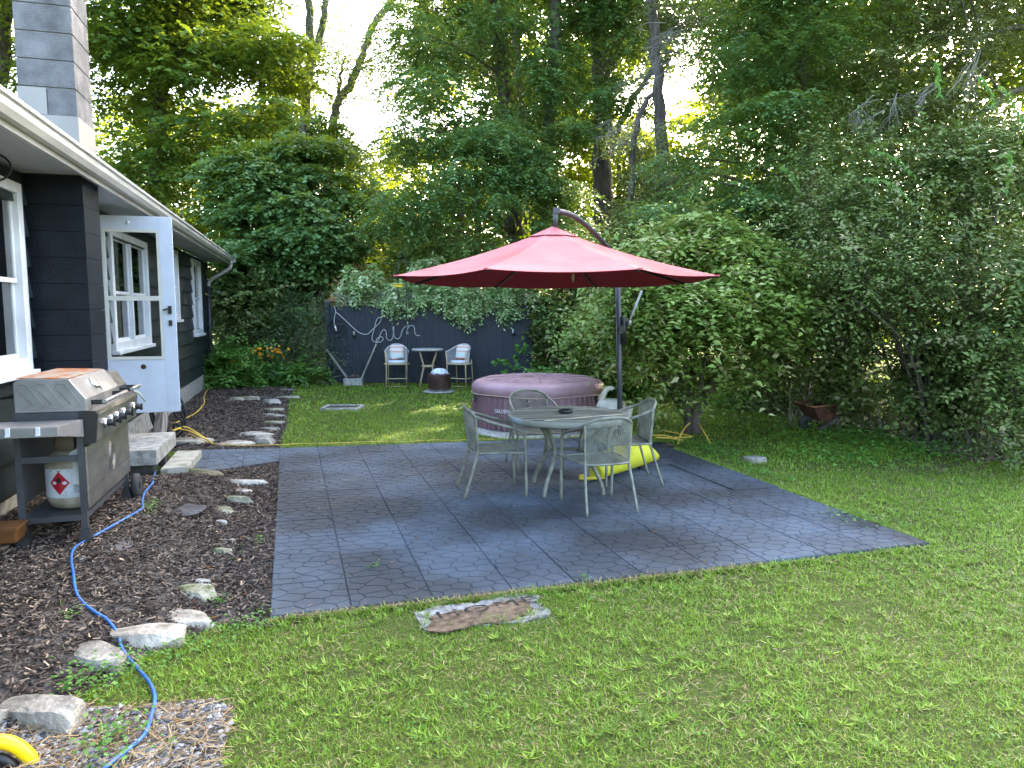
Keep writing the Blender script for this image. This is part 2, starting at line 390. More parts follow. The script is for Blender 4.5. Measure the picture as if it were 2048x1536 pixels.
def trunkpts(pts, k=5, jit=.04):
    q = smooth(pts, k)
    return [p + Vector((random.gauss(0, jit), random.gauss(0, jit), 0)) if 0 < i < len(q) - 1 else p for i, p in enumerate(q)]
def tree(name, label, cat, group, trunks, regions, lm, n, k, Ls, L, W, bark=None, every=2, r0=.05, seed=None, **kw):
    """trunks: list of (points, r_bottom, r_top)"""
    base = trunks[0][0][0]; t = thing(name, label, cat, (base[0], base[1], 0), 0, group); off = Vector((base[0], base[1], 0))
    blobs = pblobs(regions)
    lb = [(b[0] - off.x, b[1] - off.y, *b[2:]) for b in blobs]
    mb = MB(); tp = []; tr = []
    for pts, ra, rb in trunks:
        q = trunkpts([Vector(p) - off for p in pts]); m = len(q)
        rr = [ra + (rb - ra) * i / (m - 1) for i in range(m)]; rr[0] *= 1.25
        mb.tube(q, rr, 10); tp += q; tr += rr
    mb.build('trunk', bark or bark_m, t)
    if every:
        m2 = MB(); limbs(m2, tp, tr, lb, r0, every)
        if m2.v: m2.build('limbs', bark or bark_m, t)['kind'] = 'stuff'
    crown('crown', t, lb, lm, n, k, Ls, L, W, **kw)
    return t
TL = (0.20, 0.26, 0.015)
maple_l = tonemat('maple_leaves', [(0.030, 0.075, 0.016), (0.070, 0.142, 0.026), (0.125, 0.200, 0.034)], transl=(0.24, 0.31, 0.012), tmix=.40)
locust_l = tonemat('locust_leaves', [(0.034, 0.088, 0.026), (0.074, 0.160, 0.046), (0.135, 0.240, 0.075)], transl=(0.22, 0.30, 0.02), tmix=.34)
cedar_l = tonemat('cedar_leaves', [(0.055, 0.078, 0.020), (0.105, 0.135, 0.032), (0.165, 0.190, 0.055)], transl=(0.10, 0.12, .02), tmix=.15)
back_l = tonemat('backlit_leaves', [(0.05, 0.10, 0.012), (0.085, 0.14, 0.015), (0.13, 0.17, 0.015)], transl=(0.38, 0.46, 0.012), tmix=.55)
hedge_l = tonemat('hedge_leaves', [(0.046, 0.078, 0.022), (0.090, 0.142, 0.034), (0.140, 0.205, 0.052), (0.215, 0.205, 0.095)], transl=(0.13, 0.18, .02), tmix=.25, noise=.35)
bush_l = tonemat('burning_bush_leaves', [(0.060, 0.125, 0.020), (0.130, 0.220, 0.035), (0.210, 0.300, 0.060), (0.320, 0.310, 0.140)], transl=(0.22, 0.28, .03), tmix=.25, noise=.25)
vine_l = tonemat('vine_leaves', [(0.11, 0.22, 0.06), (0.24, 0.38, 0.13), (0.44, 0.54, 0.26), (0.62, 0.66, 0.42)], transl=(0.25, 0.33, .06), tmix=.25, noise=.2)
sap_l = tonemat('sapling_leaves', [(0.042, 0.098, 0.028), (0.085, 0.172, 0.050), (0.145, 0.240, 0.075)], transl=(0.20, 0.28, .015), tmix=.30)
feather_l = tonemat('feathery_leaves', [(0.06, 0.10, 0.045), (0.10, 0.16, 0.07), (0.15, 0.21, 0.10)], transl=(0.15, 0.2, .03), tmix=.25)
hosta_l = tonemat('hosta_leaves', [(0.05, 0.11, 0.05), (0.10, 0.18, 0.085), (0.18, 0.27, 0.14)], transl=(0.1, 0.2, .03), tmix=.12)
flower_m = tonemat('orange_petals', [(0.45, 0.12, 0.005), (0.65, 0.22, 0.01), (0.75, 0.38, 0.02)], noise=.1)
weed_l = tonemat('weed_leaves', [(0.04, 0.12, 0.02), (0.08, 0.2, 0.03), (0.13, 0.27, 0.05)], transl=(0.2, 0.35, .02), tmix=.3)
grass_l = tonemat('grass_blades', [(0.24, 0.18, 0.07), (0.075, 0.150, 0.012), (0.125, 0.235, 0.015), (0.180, 0.305, 0.022), (0.27, 0.39, 0.055)], transl=(0.24, 0.36, .01), tmix=.28, noise=.28, nscale=.9, rough=.6)
mulch_m = tonemat('mulch_chips', [(0.014, 0.011, 0.010), (0.046, 0.034, 0.027), (0.095, 0.072, 0.056), (0.20, 0.155, 0.115), (0.36, 0.27, 0.19)], noise=.15, nscale=1.5, rough=.85)
pebb_m = tonemat('gravel_stones', [(0.05, 0.05, 0.052), (0.12, 0.12, 0.125), (0.21, 0.20, 0.19), (0.38, 0.36, 0.33)], noise=.1, rough=.8)
lit_m = tonemat('fallen_leaves', [(0.10, 0.03, 0.01), (0.22, 0.10, 0.03), (0.38, 0.24, 0.10)], noise=.1, rough=.8)

# ================================================================== SETTING: ground
PT = .028
FL, FR, BL, BR = G(540, 1232, PT), G(1860, 1085, PT), G(560, 896, PT), G(1272, 872, PT)
def quadP(a, b): return FL.lerp(FR, a).lerp(BL.lerp(BR, a), b)
E1, E2 = G(372, 949, PT), G(400, 899, PT)          # far end of the small walk to the steps
patio_poly = [(p.x, p.y) for p in (FL, FR, BR, BL)]
walk0, walk1 = quadP(0, .845), quadP(0, 1.0)
walk_poly = [(walk0.x, walk0.y), (walk1.x, walk1.y), (E2.x, E2.y), (E1.x, E1.y)]
bed_px = [(540, 1240), (440, 1250), (340, 1290), (250, 1340), (150, 1400), (60, 1450), (-60, 1475), (-500, 1500)]
bed_poly = [(FL.x + .02, FL.y - .05)] + [(GZ(*q).x, GZ(*q).y) for q in bed_px[1:]] + [tuple(HP(-2.6, 2.0, 0))[:2], tuple(HP(-2.6, 7.9, 0))[:2], (E1.x - .5, E1.y + .15), (walk0.x, walk0.y)]
bed2_px = [(560, 890), (572, 850), (578, 800), (592, 776), (420, 768), (380, 775)]
bed2_poly = [(BL.x, BL.y + .03)] + [(G(*q).x, G(*q).y) for q in bed2_px] + [tuple(HP(-2.6, 16.6, 0))[:2], tuple(HP(-2.6, 8.2, 0))[:2], (E2.x - .3, E2.y)]
grav_px = [(60, 1470), (160, 1440), (300, 1415), (430, 1400), (470, 1430), (450, 1480), (440, 1560), (420, 1800), (-600, 1800), (-600, 1470)]
grav_poly = [(G(*q).x, G(*q).y) for q in grav_px]
mat_poly = [(G(*q).x, G(*q).y) for q in [(866, 1252), (1000, 1232), (1088, 1222), (1062, 1190), (980, 1200), (900, 1214), (855, 1226)]]
litter_poly = [(G(*q).x, G(*q).y) for q in [(1790, 868), (1900, 862), (2060, 890), (2120, 930), (1960, 925), (1850, 900)]]
def axis(lo, hi, c0, c1, fine, grow=1.25):
    a = list(np.arange(c0, c1 + fine / 2, fine)); st = fine
    while a[-1] < hi: st *= grow; a.append(min(hi, a[-1] + st))
    st = fine; b = [c0]
    while b[-1] > lo: st *= grow; b.append(max(lo, b[-1] - st))
    return np.array(b[:0:-1] + a)
ax = axis(-400, 400, -6, 6, .12); ay = axis(-60, 900, 1.5, 12, .12)
XX, YY = np.meshgrid(ax, ay); ZZ = gz(XX, YY) - .001
hp = np.array(patio_poly); cpat = hp.mean(0)
me = bpy.data.meshes.new('lawn'); nx, ny = len(ax), len(ay)
me.from_pydata(np.stack([XX.ravel(), YY.ravel(), ZZ.ravel()], 1).tolist(), [], [(j * nx + i, j * nx + i + 1, (j + 1) * nx + i + 1, (j + 1) * nx + i) for j in range(ny - 1) for i in range(nx - 1)])
me.polygons.foreach_set('use_smooth', [True] * len(me.polygons)); me.materials.append(lawn_m)
lawn = bpy.data.objects.new('lawn', me); COL.objects.link(lawn); tag(lawn, kind='structure', label='mown green lawn with bare patches around the patio')
def sheet(name, poly, z, m, step=.12, label=None):
    P0 = np.array(poly); x0, y0 = P0.min(0) - step; x1, y1 = P0.max(0) + step
    gx = np.arange(x0, x1, step); gy = np.arange(y0, y1, step); mb = MB()
    X, Y = np.meshgrid(gx, gy); ins = inpoly(X + step / 2, Y + step / 2, poly)
    idx = {}; vs = []; fs = []
    def vid(i, j):
        if (i, j) not in idx:
            x, y = gx[i] + random.uniform(-.03, .03), gy[j] + random.uniform(-.03, .03)
            idx[(i, j)] = len(vs); vs.append((x, y, float(gz(x, y)) + z))
        return idx[(i, j)]
    for j in range(len(gy) - 1):
        for i in range(len(gx) - 1):
            if ins[j, i]: fs.append((vid(i, j), vid(i + 1, j), vid(i + 1, j + 1), vid(i, j + 1)))
    mb.add(vs, fs, True); o = mb.build(name, m); tag(o, label, kind='structure'); return o
sheet('mulch_bed', bed_poly, .008, soil_m, .08, 'dark mulch bed between the house and the patio')
sheet('mulch_bed', bed2_poly, .008, soil_m, .1, 'mulch bed along the far part of the house wall')
sheet('gravel_patch', grav_poly, .006, grav_m, .08, 'bare gravelly ground in the lower left corner')
sheet("dirt_patch", litter_poly, .006, litter_m, .15, 'brown litter patch under the hedge')

# ---- patio of rubber pavers
def clip(poly, a, b, c):
    out = []; n = len(poly)
    for i in range(n):
        p, q = poly[i], poly[(i + 1) % n]; dp = a * p[0] + b * p[1] - c; dq = a * q[0] + b * q[1] - c
        if dp <= 0: out.append(p)
        if (dp < 0) != (dq < 0) and abs(dp - dq) > 1e-9:
            t = dp / (dp - dq); out.append((p[0] + (q[0] - p[0]) * t, p[1] + (q[1] - p[1]) * t))
    return out
def tile_cells(seed, rows=5, cols=3):
    r = random.Random(seed); pts = []
    for j in range(rows):
        for i in range(-1, cols + 2):
            pts.append(((i + .5 * (j % 2) + .25 + r.uniform(-.27, .27)) / cols, (j + .5 + r.uniform(-.2, .2)) / rows))
    cells = []
    for k, p in enumerate(pts):
        poly = [(0, 0), (1, 0), (1, 1), (0, 1)]
        for l, q in enumerate(pts):
            if l != k:
                # long cells: squash the metric
                ax_, ay_ = (q[0] - p[0]) * .62, (q[1] - p[1]); c = (.62 * (q[0] ** 2 - p[0] ** 2) + (q[1] ** 2 - p[1] ** 2)) / 2
                poly = clip(poly, ax_, ay_, c)
                if len(poly) < 3: break
        if len(poly) >= 3:
            A = abs(sum(poly[i][0] * poly[(i + 1) % len(poly)][1] - poly[(i + 1) % len(poly)][0] * poly[i][1] for i in range(len(poly)))) / 2
            if A > .004: cells.append(poly)
    return cells
TILES = [tile_cells(s) for s in (3, 5, 8, 13, 21)]
def inset(poly, d):
    n = len(poly); A = sum(poly[i][0] * poly[(i + 1) % n][1] - poly[(i + 1) % n][0] * poly[i][1] for i in range(n))
    P_ = poly if A > 0 else poly[::-1]; out = list(P_)
    for i in range(n):
        x1, y1 = P_[i]; x2, y2 = P_[(i + 1) % n]; l = math.hypot(x2 - x1, y2 - y1)
        if l < 1e-6: continue
        a, b = (y2 - y1) / l, -(x2 - x1) / l; out = clip(out, a, b, a * x1 + b * y1 - d)
        if len(out) < 3: return []
    return out
patio = bpy.data.objects.new('patio', None); COL.objects.link(patio); tag(patio, 'blue black rubber paver patio with flagstone pattern', kind='structure')
def make_tile(corner, parent, k, gap=.0025, lift=0.0):
    """corner: function (a,b) in the unit square -> Vector on the ground"""
    mb = MB(); g = gap; base = [corner(g, g), corner(1 - g, g), corner(1 - g, 1 - g), corner(g, 1 - g)]
    zb, zt = .0225 + lift, PT + lift
    bot = [Vector((p.x, p.y, -.005)) for p in base]; top = [Vector((p.x, p.y, zb)) for p in base]
    mb.add(bot + top, [(4, 5, 6, 7), (0, 1, 5, 4), (1, 2, 6, 5), (2, 3, 7, 6), (3, 0, 4, 7)])
    fl = (random.random() < .5, random.random() < .5, k)
    for poly in TILES[k % 5]:
        q = [((1 - x) if fl[0] else x, (1 - y) if fl[1] else y) for x, y in poly]
        q = [(g + x * (1 - 2 * g), g + y * (1 - 2 * g)) for x, y in q]
        a = inset(q, .0055); b = inset(q, .0105)
        if len(b) < 3 or len(a) != len(b): a = b
        if len(b) < 3: continue
        n = len(b); lo = [corner(*c) for c in a]; hi = [corner(*c) for c in b]
        vs = [Vector((p.x, p.y, zb - .001)) for p in lo] + [Vector((p.x, p.y, zt)) for p in hi]
        mb.add(vs, [tuple(range(n, 2 * n))] + [(i, (i + 1) % n, n + (i + 1) % n, n + i) for i in range(n)])
    return mb.build('tile', tile_m, parent)
NC, NR = 10, 11
jx = [0] + [random.uniform(-.006, .006) for _ in range(NC - 1)] + [0]
for i in range(NC):
    for j in range(NR):
        lift = .012 if (i == NC - 1 and j > 3) else random.uniform(0, .003)
        rot = random.random() < .12
        def cf(a, b, i=i, j=j):
            u_ = (i + a) / NC + jx[i] * (1 - a) + jx[i + 1] * a
            return quadP(u_, (j + b) / NR)
        make_tile(cf, patio, random.randrange(5), lift=lift)
for i in range(3):
    def cf(a, b, i=i):
        t0 = (i + a) / 2.35
        return walk0.lerp(E1, min(t0, 1.0)).lerp(walk1.lerp(E2, min(t0, 1.0)), b)
    if i < 2 or True:
        make_tile(cf, patio, i)

# ================================================================== HOUSE
WN = -2.15; GN = -1.56
house = thing('house', 'single storey dark green house with block chimney and white trimmed windows', 'house', (0, 0, 0), HA)
# local frame: x = n (out of the wall), y = s (along the wall), z up
S0, S1, ZB, ZT = 1.5, 17.95, .34, 2.80
def wallseg(s0, s1, z0, z1): mbw.box(((WN - .13), (s0 + s1) / 2, (z0 + z1) / 2), (.2, s1 - s0, z1 - z0))
wins = [(5.35, 6.62, 1.24, 2.66), (9.35, 11.35, 1.24, 2.62), (13.0, 13.95, 1.55, 2.70), (15.75, 16.85, 1.22, 2.70)]
doorh = (7.75, 8.62, .55, 2.70)
mbw = MB(); cuts = sorted(wins + [doorh]); c = S0
for (a, b, z0, z1) in cuts:
    wallseg(c, a, ZB - .05, ZT); wallseg(a, b, ZB - .05, z0); wallseg(a, b, z1, ZT); c = b
wallseg(c, S1, ZB - .05, ZT)
mbw.box((WN - 4.2, S1 - .1, (ZT + ZB) / 2), (7.9, .2, ZT - ZB + .1))
mbw.build('wall', sid_m, house)
# interior, dark
mb = MB(); mb.box((WN - 3.2, (S0 + S1) / 2, .45), (5.8, S1 - S0 - .4, .05)); mb.box((WN - 3.2, (S0 + S1) / 2, 2.9), (5.8, S1 - S0 - .4, .05)); mb.box((WN - 2.6, (S0 + S1) / 2, 1.7), (.05, S1 - S0 - .4, 2.6))
mb.build('inner_wall', mat('interior_wall', (.16, .15, .14)), house)
# lap siding, plank by plank
EXP = .245
def cutspans(s0, s1, z0, z1):
    sp = [(s0, s1)]
    for (a, b, c0, c1) in cuts + [(6.86, 7.3, -1, 9)]:
        if c0 < (z0 + z1) / 2 < c1:
            q = []
            for (x, y) in sp:
                if b <= x or a >= y: q.append((x, y)); continue
                if a > x: q.append((x, a))
                if b < y: q.append((b, y))
            sp = q
    return sp
nr = int((ZT - ZB) / EXP) + 1
for k in range(nr):
    z0 = ZB + k * EXP; z1 = min(z0 + EXP + .012, ZT)
    if z0 > ZT - .04: break
    for (a, b) in cutspans(S0, S1, z0, z1):
        x = a
        while x < b - .03:
            ln = min(b, x + random.uniform(2.2, 2.6) if x > 7.5 else b); ln = b if b - ln < .4 else ln
            mb = MB(); t = random.uniform(0, .003)
            mb.prism([(WN - .028, x + .001, z0), (WN + .010 + t, x + .001, z0 - .012), (WN + .012 + t, x + .001, z0), (WN - .022, x + .001, z1)], (0, ln - x - .003, 0))
            mb.build('plank', sid_m, house); x = ln
mb = MB(); mb.box((WN - .1, (S0 + S1) / 2, .13), (.2, S1 - S0 - .05, .35)); mb.box((WN - 4, S1 - .13, .13), (7.8, .2, .35)); mb.build('foundation', conc_m, house)
mb = MB(); mb.box((WN + .014, S1 - .03, (ZB + ZT) / 2 - .02), (.045, .07, ZT - ZB)); mb.build('corner_board', sid_m, house)
# windows
def window(s0, s1, z0, z1, mull=0, curtain=True):
    f = MB(); x = WN + .005; W_ = .085
    for (a, b, c0, c1) in ((s0 - .02, s0 + W_, z0 - .02, z1 + .02), (s1 - W_, s1 + .02, z0 - .02, z1 + .02), (s0 + W_, s1 - W_, z1 - W_ + .02, z1 + .02), (s0 + W_, s1 - W_, z0 - .02, z0 + W_)):
        f.box((x, (a + b) / 2, (c0 + c1) / 2), (.07, b - a, c1 - c0))
    fr = f.build('window', white_m, house, bevel=.004)
    sl_ = MB(); sl_.box((WN + .035, (s0 + s1) / 2, z0 - .035), (.09, s1 - s0 + .1, .045)); sl_.build('sill', white_m, fr, bevel=.005)
    cols_ = [(s0 + W_, s1 - W_)]
    if mull:
        m_ = (s0 + s1) / 2; cols_ = [(s0 + W_, m_ - .03), (m_ + .03, s1 - W_)]
        q = MB(); q.box((x - .005, m_, (z0 + z1) / 2), (.06, .06, z1 - z0 - 2 * W_)); q.build('mullion', white_m, fr)
    zm = (z0 + z1) / 2 - .02
    for (a, b) in cols_:
        s_ = MB(); r_ = .035
        for (c0, c1, xo) in ((z0 + W_, zm + .02, -.02), (zm - .02, z1 - W_ + .02, .0)):
            xx = x - .02 + xo
            s_.box((xx, (a + b) / 2, c0 + r_ / 2), (.03, b - a, r_)); s_.box((xx, (a + b) / 2, c1 - r_ / 2), (.03, b - a, r_))
            s_.box((xx, a + r_ / 2, (c0 + c1) / 2), (.028, r_, c1 - c0 - 2 * r_)); s_.box((xx, b - r_ / 2, (c0 + c1) / 2), (.028, r_, c1 - c0 - 2 * r_))
            g = MB(); g.box((xx, (a + b) / 2, (c0 + c1) / 2), (.004, b - a - 2 * r_ + .004, c1 - c0 - 2 * r_ + .004)); g.build('pane', wglass, fr)
        s_.build('sash', white_m, fr)
    if curtain:
        cu = MB()
        def cf(u_, v_): 
            s = s0 + .05 + u_ * (s1 - s0 - .1); return (WN - .14 + .014 * math.sin(s * 55) + .008 * math.sin(s * 23), s, zm - .03 + v_ * (z1 - zm))
        cu.grid(cf, 90, 2)
        cu.build('curtain', mat('curtain', (.36, .34, .30), rough=.9, var=.12), fr)
        bl = MB(); bl.box((WN - .12, (s0 + s1) / 2, (z0 + zm) / 2), (.01, s1 - s0 - .1, zm - z0)); bl.build('blind', mat('screen_blind', (.17, .15, .14), rough=.8, var=.08), fr)
    return fr
window(*wins[0]); window(*wins[1], mull=1); window(*wins[2]); window(*wins[3])
# roof, soffit, fascia, gutter
EZ = 2.84; RS = 18.05
mb = MB(); mb.prism([(GN - .08, 1.5, EZ + .09), (-8.6, 1.5, EZ + 2.0), (-8.6, 1.5, EZ + 1.9), (GN - .08, 1.5, EZ + .05)], (0, RS - 1.5, 0)); mb.build('roof', roof_m, house)
x = 1.55
while x < RS - .05:
    ln = min(1.22, RS - x); mb = MB(); mb.box(((GN - .09 + WN) / 2, x + ln / 2, EZ - .03), (WN * -1 + GN - .1, ln - .006, .012)); mb.build('soffit_panel', soff_m, house); x += ln
mb = MB(); mb.box((GN - .1, (1.5 + RS) / 2, EZ - .01), (.03, RS - 1.5, .15)); mb.box((-4.6, RS - .015, EZ + .02), (6.2, .03, .14)); mb.build('fascia', gut_m, house)
gp = [(GN - .082, EZ + .075), (GN - .082, EZ - .045), (GN - .03, EZ - .045), (GN + .0, EZ - .01), (GN + .005, EZ + .03), (GN + .022, EZ + .04), (GN + .022, EZ + .062), (GN + .006, EZ + .062)]
gi = [(a - .004 * (1 if i > 2 else -1), b + .004) for i, (a, b) in enumerate(gp)][::-1]
mb = MB(); mb.prism([(a, 1.5, b) for a, b in gp + gi], (0, RS - 1.45, 0)); mb.build('gutter', gut_m, house)
for s in np.arange(2.4, 17.8, .61):
    mb = MB(); mb.box((GN - .03, s, EZ + .066), (.11, .02, .004)); mb.build('gutter_hanger', steelp_m, house)
mb = MB(); dp = smooth([(GN - .02, 17.75, EZ - .04), (GN - .03, 17.75, EZ - .16), (GN - .12, 17.78, EZ - .24), (WN + .12, 17.86, EZ - .46), (WN + .055, 17.88, EZ - .58), (WN + .05, 17.88, EZ - .7)], 4)
mb.tube(dp, .038, 8); ds = mb.build('downspout', gut_m, house)
mb = MB(); mb.tube([(WN + .05, 17.88, EZ - .6), (WN + .05, 17.88, .34)], .045, 8); mb.build('downspout_pipe', dark_m, house)
mb = MB(); mb.tube([(WN + .055, 17.88, .66), (WN + .055, 17.88, .2)], .06, 10); mb.tube([(WN + .055, 17.88, .25), (WN + .03, 17.5, .22), (WN + .02, 17.1, .2)], .05, 8); mb.tube([(WN + .05, 17.55, .2), (WN + .05, 17.55, .42)], .05, 8); mb.build('drain_pipe', black_m, house)
mb = MB(); mb.lathe([(.06, 0), (.066, .02), (.06, .04), (.0, .04)], 12, c=(WN + .055, 17.88, .66)); mb.build('pipe_cap', white_m, house)
# chimney
CN0, CS0, CS1 = -1.73, 6.82, 7.30
ch = MB(); ch.box((CN0 - .22, (CS0 + CS1) / 2, 1.35), (.40, CS1 - CS0 - .02, 2.9)); chm = ch.build('chimney', blk_m, house)
bh = .213; z = .0; k = 0
while z < EZ - .05:
    h = min(bh, EZ - .03 - z)
    mb = MB(); mb.box((CN0 - .215 + random.uniform(-.001, .001), (CS0 + CS1) / 2, z + h / 2), (.43, CS1 - CS0 + random.uniform(0, .003), h - .003)); mb.build('block', blk_m, chm, bevel=.0025); z += bh; k += 1
z = EZ + .02; k = 0
UN = -1.74
core = MB(); core.box((UN - .205, (CS0 + CS1) / 2 - .0, 5.2), (.385, CS1 - CS0 - .03, 4.6)); core.build('mortar', mort_m, chm)
z = 3.48
while z < 7.4:
    mb = MB(); mb.box((UN - .205, (CS0 + CS1) / 2, z + bh / 2), (.41, CS1 - CS0 - .005, bh - .008)); mb.build('block', cblock_m, chm, bevel=.004); z += bh
mb = MB(); mb.box((UN - .10, (CS0 + CS1) / 2, 3.37), (.205, CS1 - CS0 - .003, .205)); mb.build('block', cblock_m, chm)
mb = MB(); mb.box((UN - .3125, (CS0 + CS1) / 2, 3.37), (.205, CS1 - CS0 + .008, .205)); mb.box((UN - .205, (CS0 + CS1) / 2, 3.03), (.43, CS1 - CS0 + .02, .465)); mb.build('flashing', flash_m, chm)
# storm door standing open
D0, D1, DZ0, DZ1, DS = -2.13, -1.35, .59, 2.69, 8.62
dr = thing_door = MB(); fx = .125
dr.box(((D0 + .05), DS, (DZ0 + DZ1) / 2), (.10, .035, DZ1 - DZ0)); dr.box((D1 - .065, DS, (DZ0 + DZ1) / 2), (.13, .035, DZ1 - DZ0))
dr.box(((D0 + D1) / 2 - .015, DS, DZ1 - .07), (D1 - D0 - .23, .035, .14)); dr.box(((D0 + D1) / 2 - .015, DS, (DZ0 + 1.17) / 2), (D1 - D0 - .23, .035, 1.17 - DZ0))
door = dr.build('door', door_m, house, bevel=.004)
gx0, gx1 = D0 + .10, D1 - .13
mb = MB()
for (a, b, c0, c1) in ((gx0, gx0 + .028, 1.17, 2.55), (gx1 - .028, gx1, 1.17, 2.55), (gx0 + .028, gx1 - .028, 2.52, 2.55), (gx0 + .028, gx1 - .028, 1.17, 1.2), (gx0 + .028, gx1 - .028, 1.80, 1.85)):
    mb.box(((a + b) / 2, DS - .012, (c0 + c1) / 2), (b - a, .03, c1 - c0))
mb.build('glazing_frame', mat('almond_trim', (.50, .49, .43), rough=.4, var=.06), door)
mb = MB(); mb.box(((gx0 + gx1) / 2, DS, 2.185), (gx1 - gx0 - .05, .004, .67)); mb.build('pane', glass_m, door)
mb = MB(); mb.box(((gx0 + gx1) / 2, DS + .003, 1.5), (gx1 - gx0 - .05, .004, .6)); mb.build('pane', glass_m, door)
mb = MB(); mb.box((D1 - .055, DS - .03, 1.70), (.035, .02, .085)); mb.bar((D1 - .055, DS - .05, 1.715), (D1 - .12, DS - .055, 1.70), .016, .016); mb.tube([(D1 - .055, DS - .02, 1.715), (D1 - .055, DS - .06, 1.715)], .012, 8); mb.build('handle', black_m, door)
mb = MB(); mb.box((D1 - .055, DS - .027, 1.56), (.035, .018, .06)); mb.build('latch', black_m, door)
mb = MB(); mb.lathe([(0, .0), (.028, .0), (.022, .01), (0, .012)], 10, c=((gx0 + gx1) / 2 + .06, DS - .018, 1.09), M=Matrix.Rotation(R(90), 3, 'X')); mb.build('dent', mat('rust_hole', (.05, .022, .012), rough=.9), door)
mb = MB(); mb.lathe([(0, .0), (.02, .0), (.02, .01), (0, .014)], 10, c=((gx0 + gx1) / 2 - .02, DS - .017, 2.62), M=Matrix.Rotation(R(90), 3, 'X')); mb.build('bumper', white_m, door)
mb = MB()
for (a, b, c0, c1) in ((doorh[0] - .08, doorh[0], .5, 2.75), (doorh[1], doorh[1] + .08, .5, 2.75), (doorh[0], doorh[1], 2.68, 2.75)): mb.box((WN + .01, (a + b) / 2, (c0 + c1) / 2), (.08, b - a, c1 - c0))
mb.build('door_frame', white_m, house)
mb = MB(); mb.box((WN - .15, (doorh[0] + doorh[1]) / 2, 1.62), (.045, doorh[1] - doorh[0], 2.1)); mb.build('inner_door', white_m, house)
# curl of a plant bracket at the top left
mb = MB(); c = [(-1.95 + .0, 6.0, 2.60)]
mb.tube([(-2.1 + .13 * math.cos(a) , 6.02, 2.70 - .0 + .10 * math.sin(a)) for a in np.linspace(-1.2, 1.4, 12)], .008, 6); mb.build('plant_bracket', ring_m, house)

# ---- steps
def stepbox(name, px, z0, z1, m, label):
    pts = [G(*q, z1) for q in px]; mb = MB(); mb.prism([(p.x, p.y, z0) for p in pts], (0, 0, z1 - z0)); o = mb.build(name, m, None, bevel=.012)
    return tag(o, label, 'step')
a = [HP(-1.46, 7.80, 0), HP(-1.46, 8.92, 0), HP(-2.12, 8.92, 0), HP(-2.12, 7.80, 0)]
st = thing('concrete_step', 'thick pale concrete slab step under the open white door', 'step', (0, 0, 0))
mb = MB(); mb.prism([(p.x, p.y, .16) for p in a], (0, 0, .16)); mb.build('slab', conc_m, st, bevel=.012)
dirty_m = mat('dirty_block', (.09, .085, .075), rough=.95, var=.4, bump=.6)
for (n_, s_) in ((-1.7, 8.02), (-1.7, 8.68)):
    mb = MB(); mb.box(HP(n_, s_, .08), (.36, .2, .16), Matrix.Rotation(HA, 3, 'Z')); mb.build('support_block', dirty_m, st, bevel=.01)
a = [HP(-1.20, 7.93, 0), HP(-1.18, 8.82, 0), HP(-1.445, 8.85, 0), HP(-1.445, 7.86, 0)]
mb = MB(); mb.prism([(p.x, p.y, -.02) for p in a], (0, 0, .13)); tag(mb.build('concrete_step', mossc_m, None, bevel=.01), 'low mossy concrete slab between the door step and the patio walk', 'step')
mb = MB(); mb.bar(HP(-1.72, 9.25, 0.02), HP(-1.66, 9.38, .56), .1, .1); mb.build('door_prop', wood_old); tag(bpy.data.objects['door_prop'], 'short weathered wooden post leaning below the open door', 'post')
# black hose hanging in coils by the wall
hz = thing('garden_hose', 'black hose hanging in loose coils beside the open door', 'hose', HP(-1.75, 10.2, 0), HA)
mb = MB(); pts = []
for i in range(4):
    for k in range(14):
        a_ = 2 * math.pi * k / 14; pts.append((.0 + .20 * math.cos(a_) + .03 * i * math.cos(a_ + i), -.05 * i + .1 * math.sin(a_ * .5), .36 + (.28 + .05 * math.sin(i * 2)) * math.sin(a_)))
pts = [(-.35, 0, .75)] + pts + [(.35, -.2, .04), (.2, -.5, .02), (-.1, -.7, .03)]
pts = [(x, y, max(z, .03)) for x, y, z in pts]
mb.tube(smooth(pts, 3), .016, 6); mb.build('coil', rubber_m, hz)

# ================================================================== GRILL (house frame)
gr = thing('gas_grill', 'stainless gas grill with rusty lid and side shelf against the house', 'grill', (0, 0, 0), HA)
gs0, gs1 = 5.12, 6.27; GB, GF = -1.76, -1.40
lid = MB(); prof = [(-1.75, 1.06), (-1.35, 1.06), (-1.35, 1.14), (-1.44, 1.265), (-1.72, 1.275), (-1.75, 1.25)]
lid.prism([(a, gs0 + .005, b) for a, b in prof], (0, .84, 0)); lo_ = lid.build('lid', steelp_m, gr, bevel=.006)
mb = MB(); mb.prism([(-1.735, gs0 + .02, 1.277), (-1.445, gs0 + .02, 1.267), (-1.445, gs0 + .02, 1.271), (-1.735, gs0 + .02, 1.281)], (0, .8, 0)); mb.build('rusted_top', rust_m, lo_)
mb = MB()
for i in range(3):
    y0 = -1.70 + i * .105
    for (p_, q_) in (((y0, 1.09), (y0 + .09, 1.09)), ((y0 + .09, 1.09), (y0 + .07, 1.22)), ((y0 - .0, 1.22), (y0 + .07, 1.235))): pass
    pl = [(y0 + .05 * 0, 1.09), (y0 + .1, 1.09), (y0 + .11, 1.11), (y0 + .03, 1.235), (y0 - .02, 1.24), (y0 - .03, 1.22), (y0 + .05, 1.11)]
    mb.tube([(a, gs0 + .003, b) for a, b in pl], .0022, 5, closed=True)
mb.build('embossing', steelp_m, lo_)
sb = MB(); sb.prism([(a, gs0 + .86, b) for a, b in [(-1.75, 1.06), (-1.36, 1.06), (-1.36, 1.13), (-1.43, 1.235), (-1.75, 1.24)]], (0, .27, 0)); s2 = sb.build('side_burner_lid', steel_m, gr, bevel=.006)
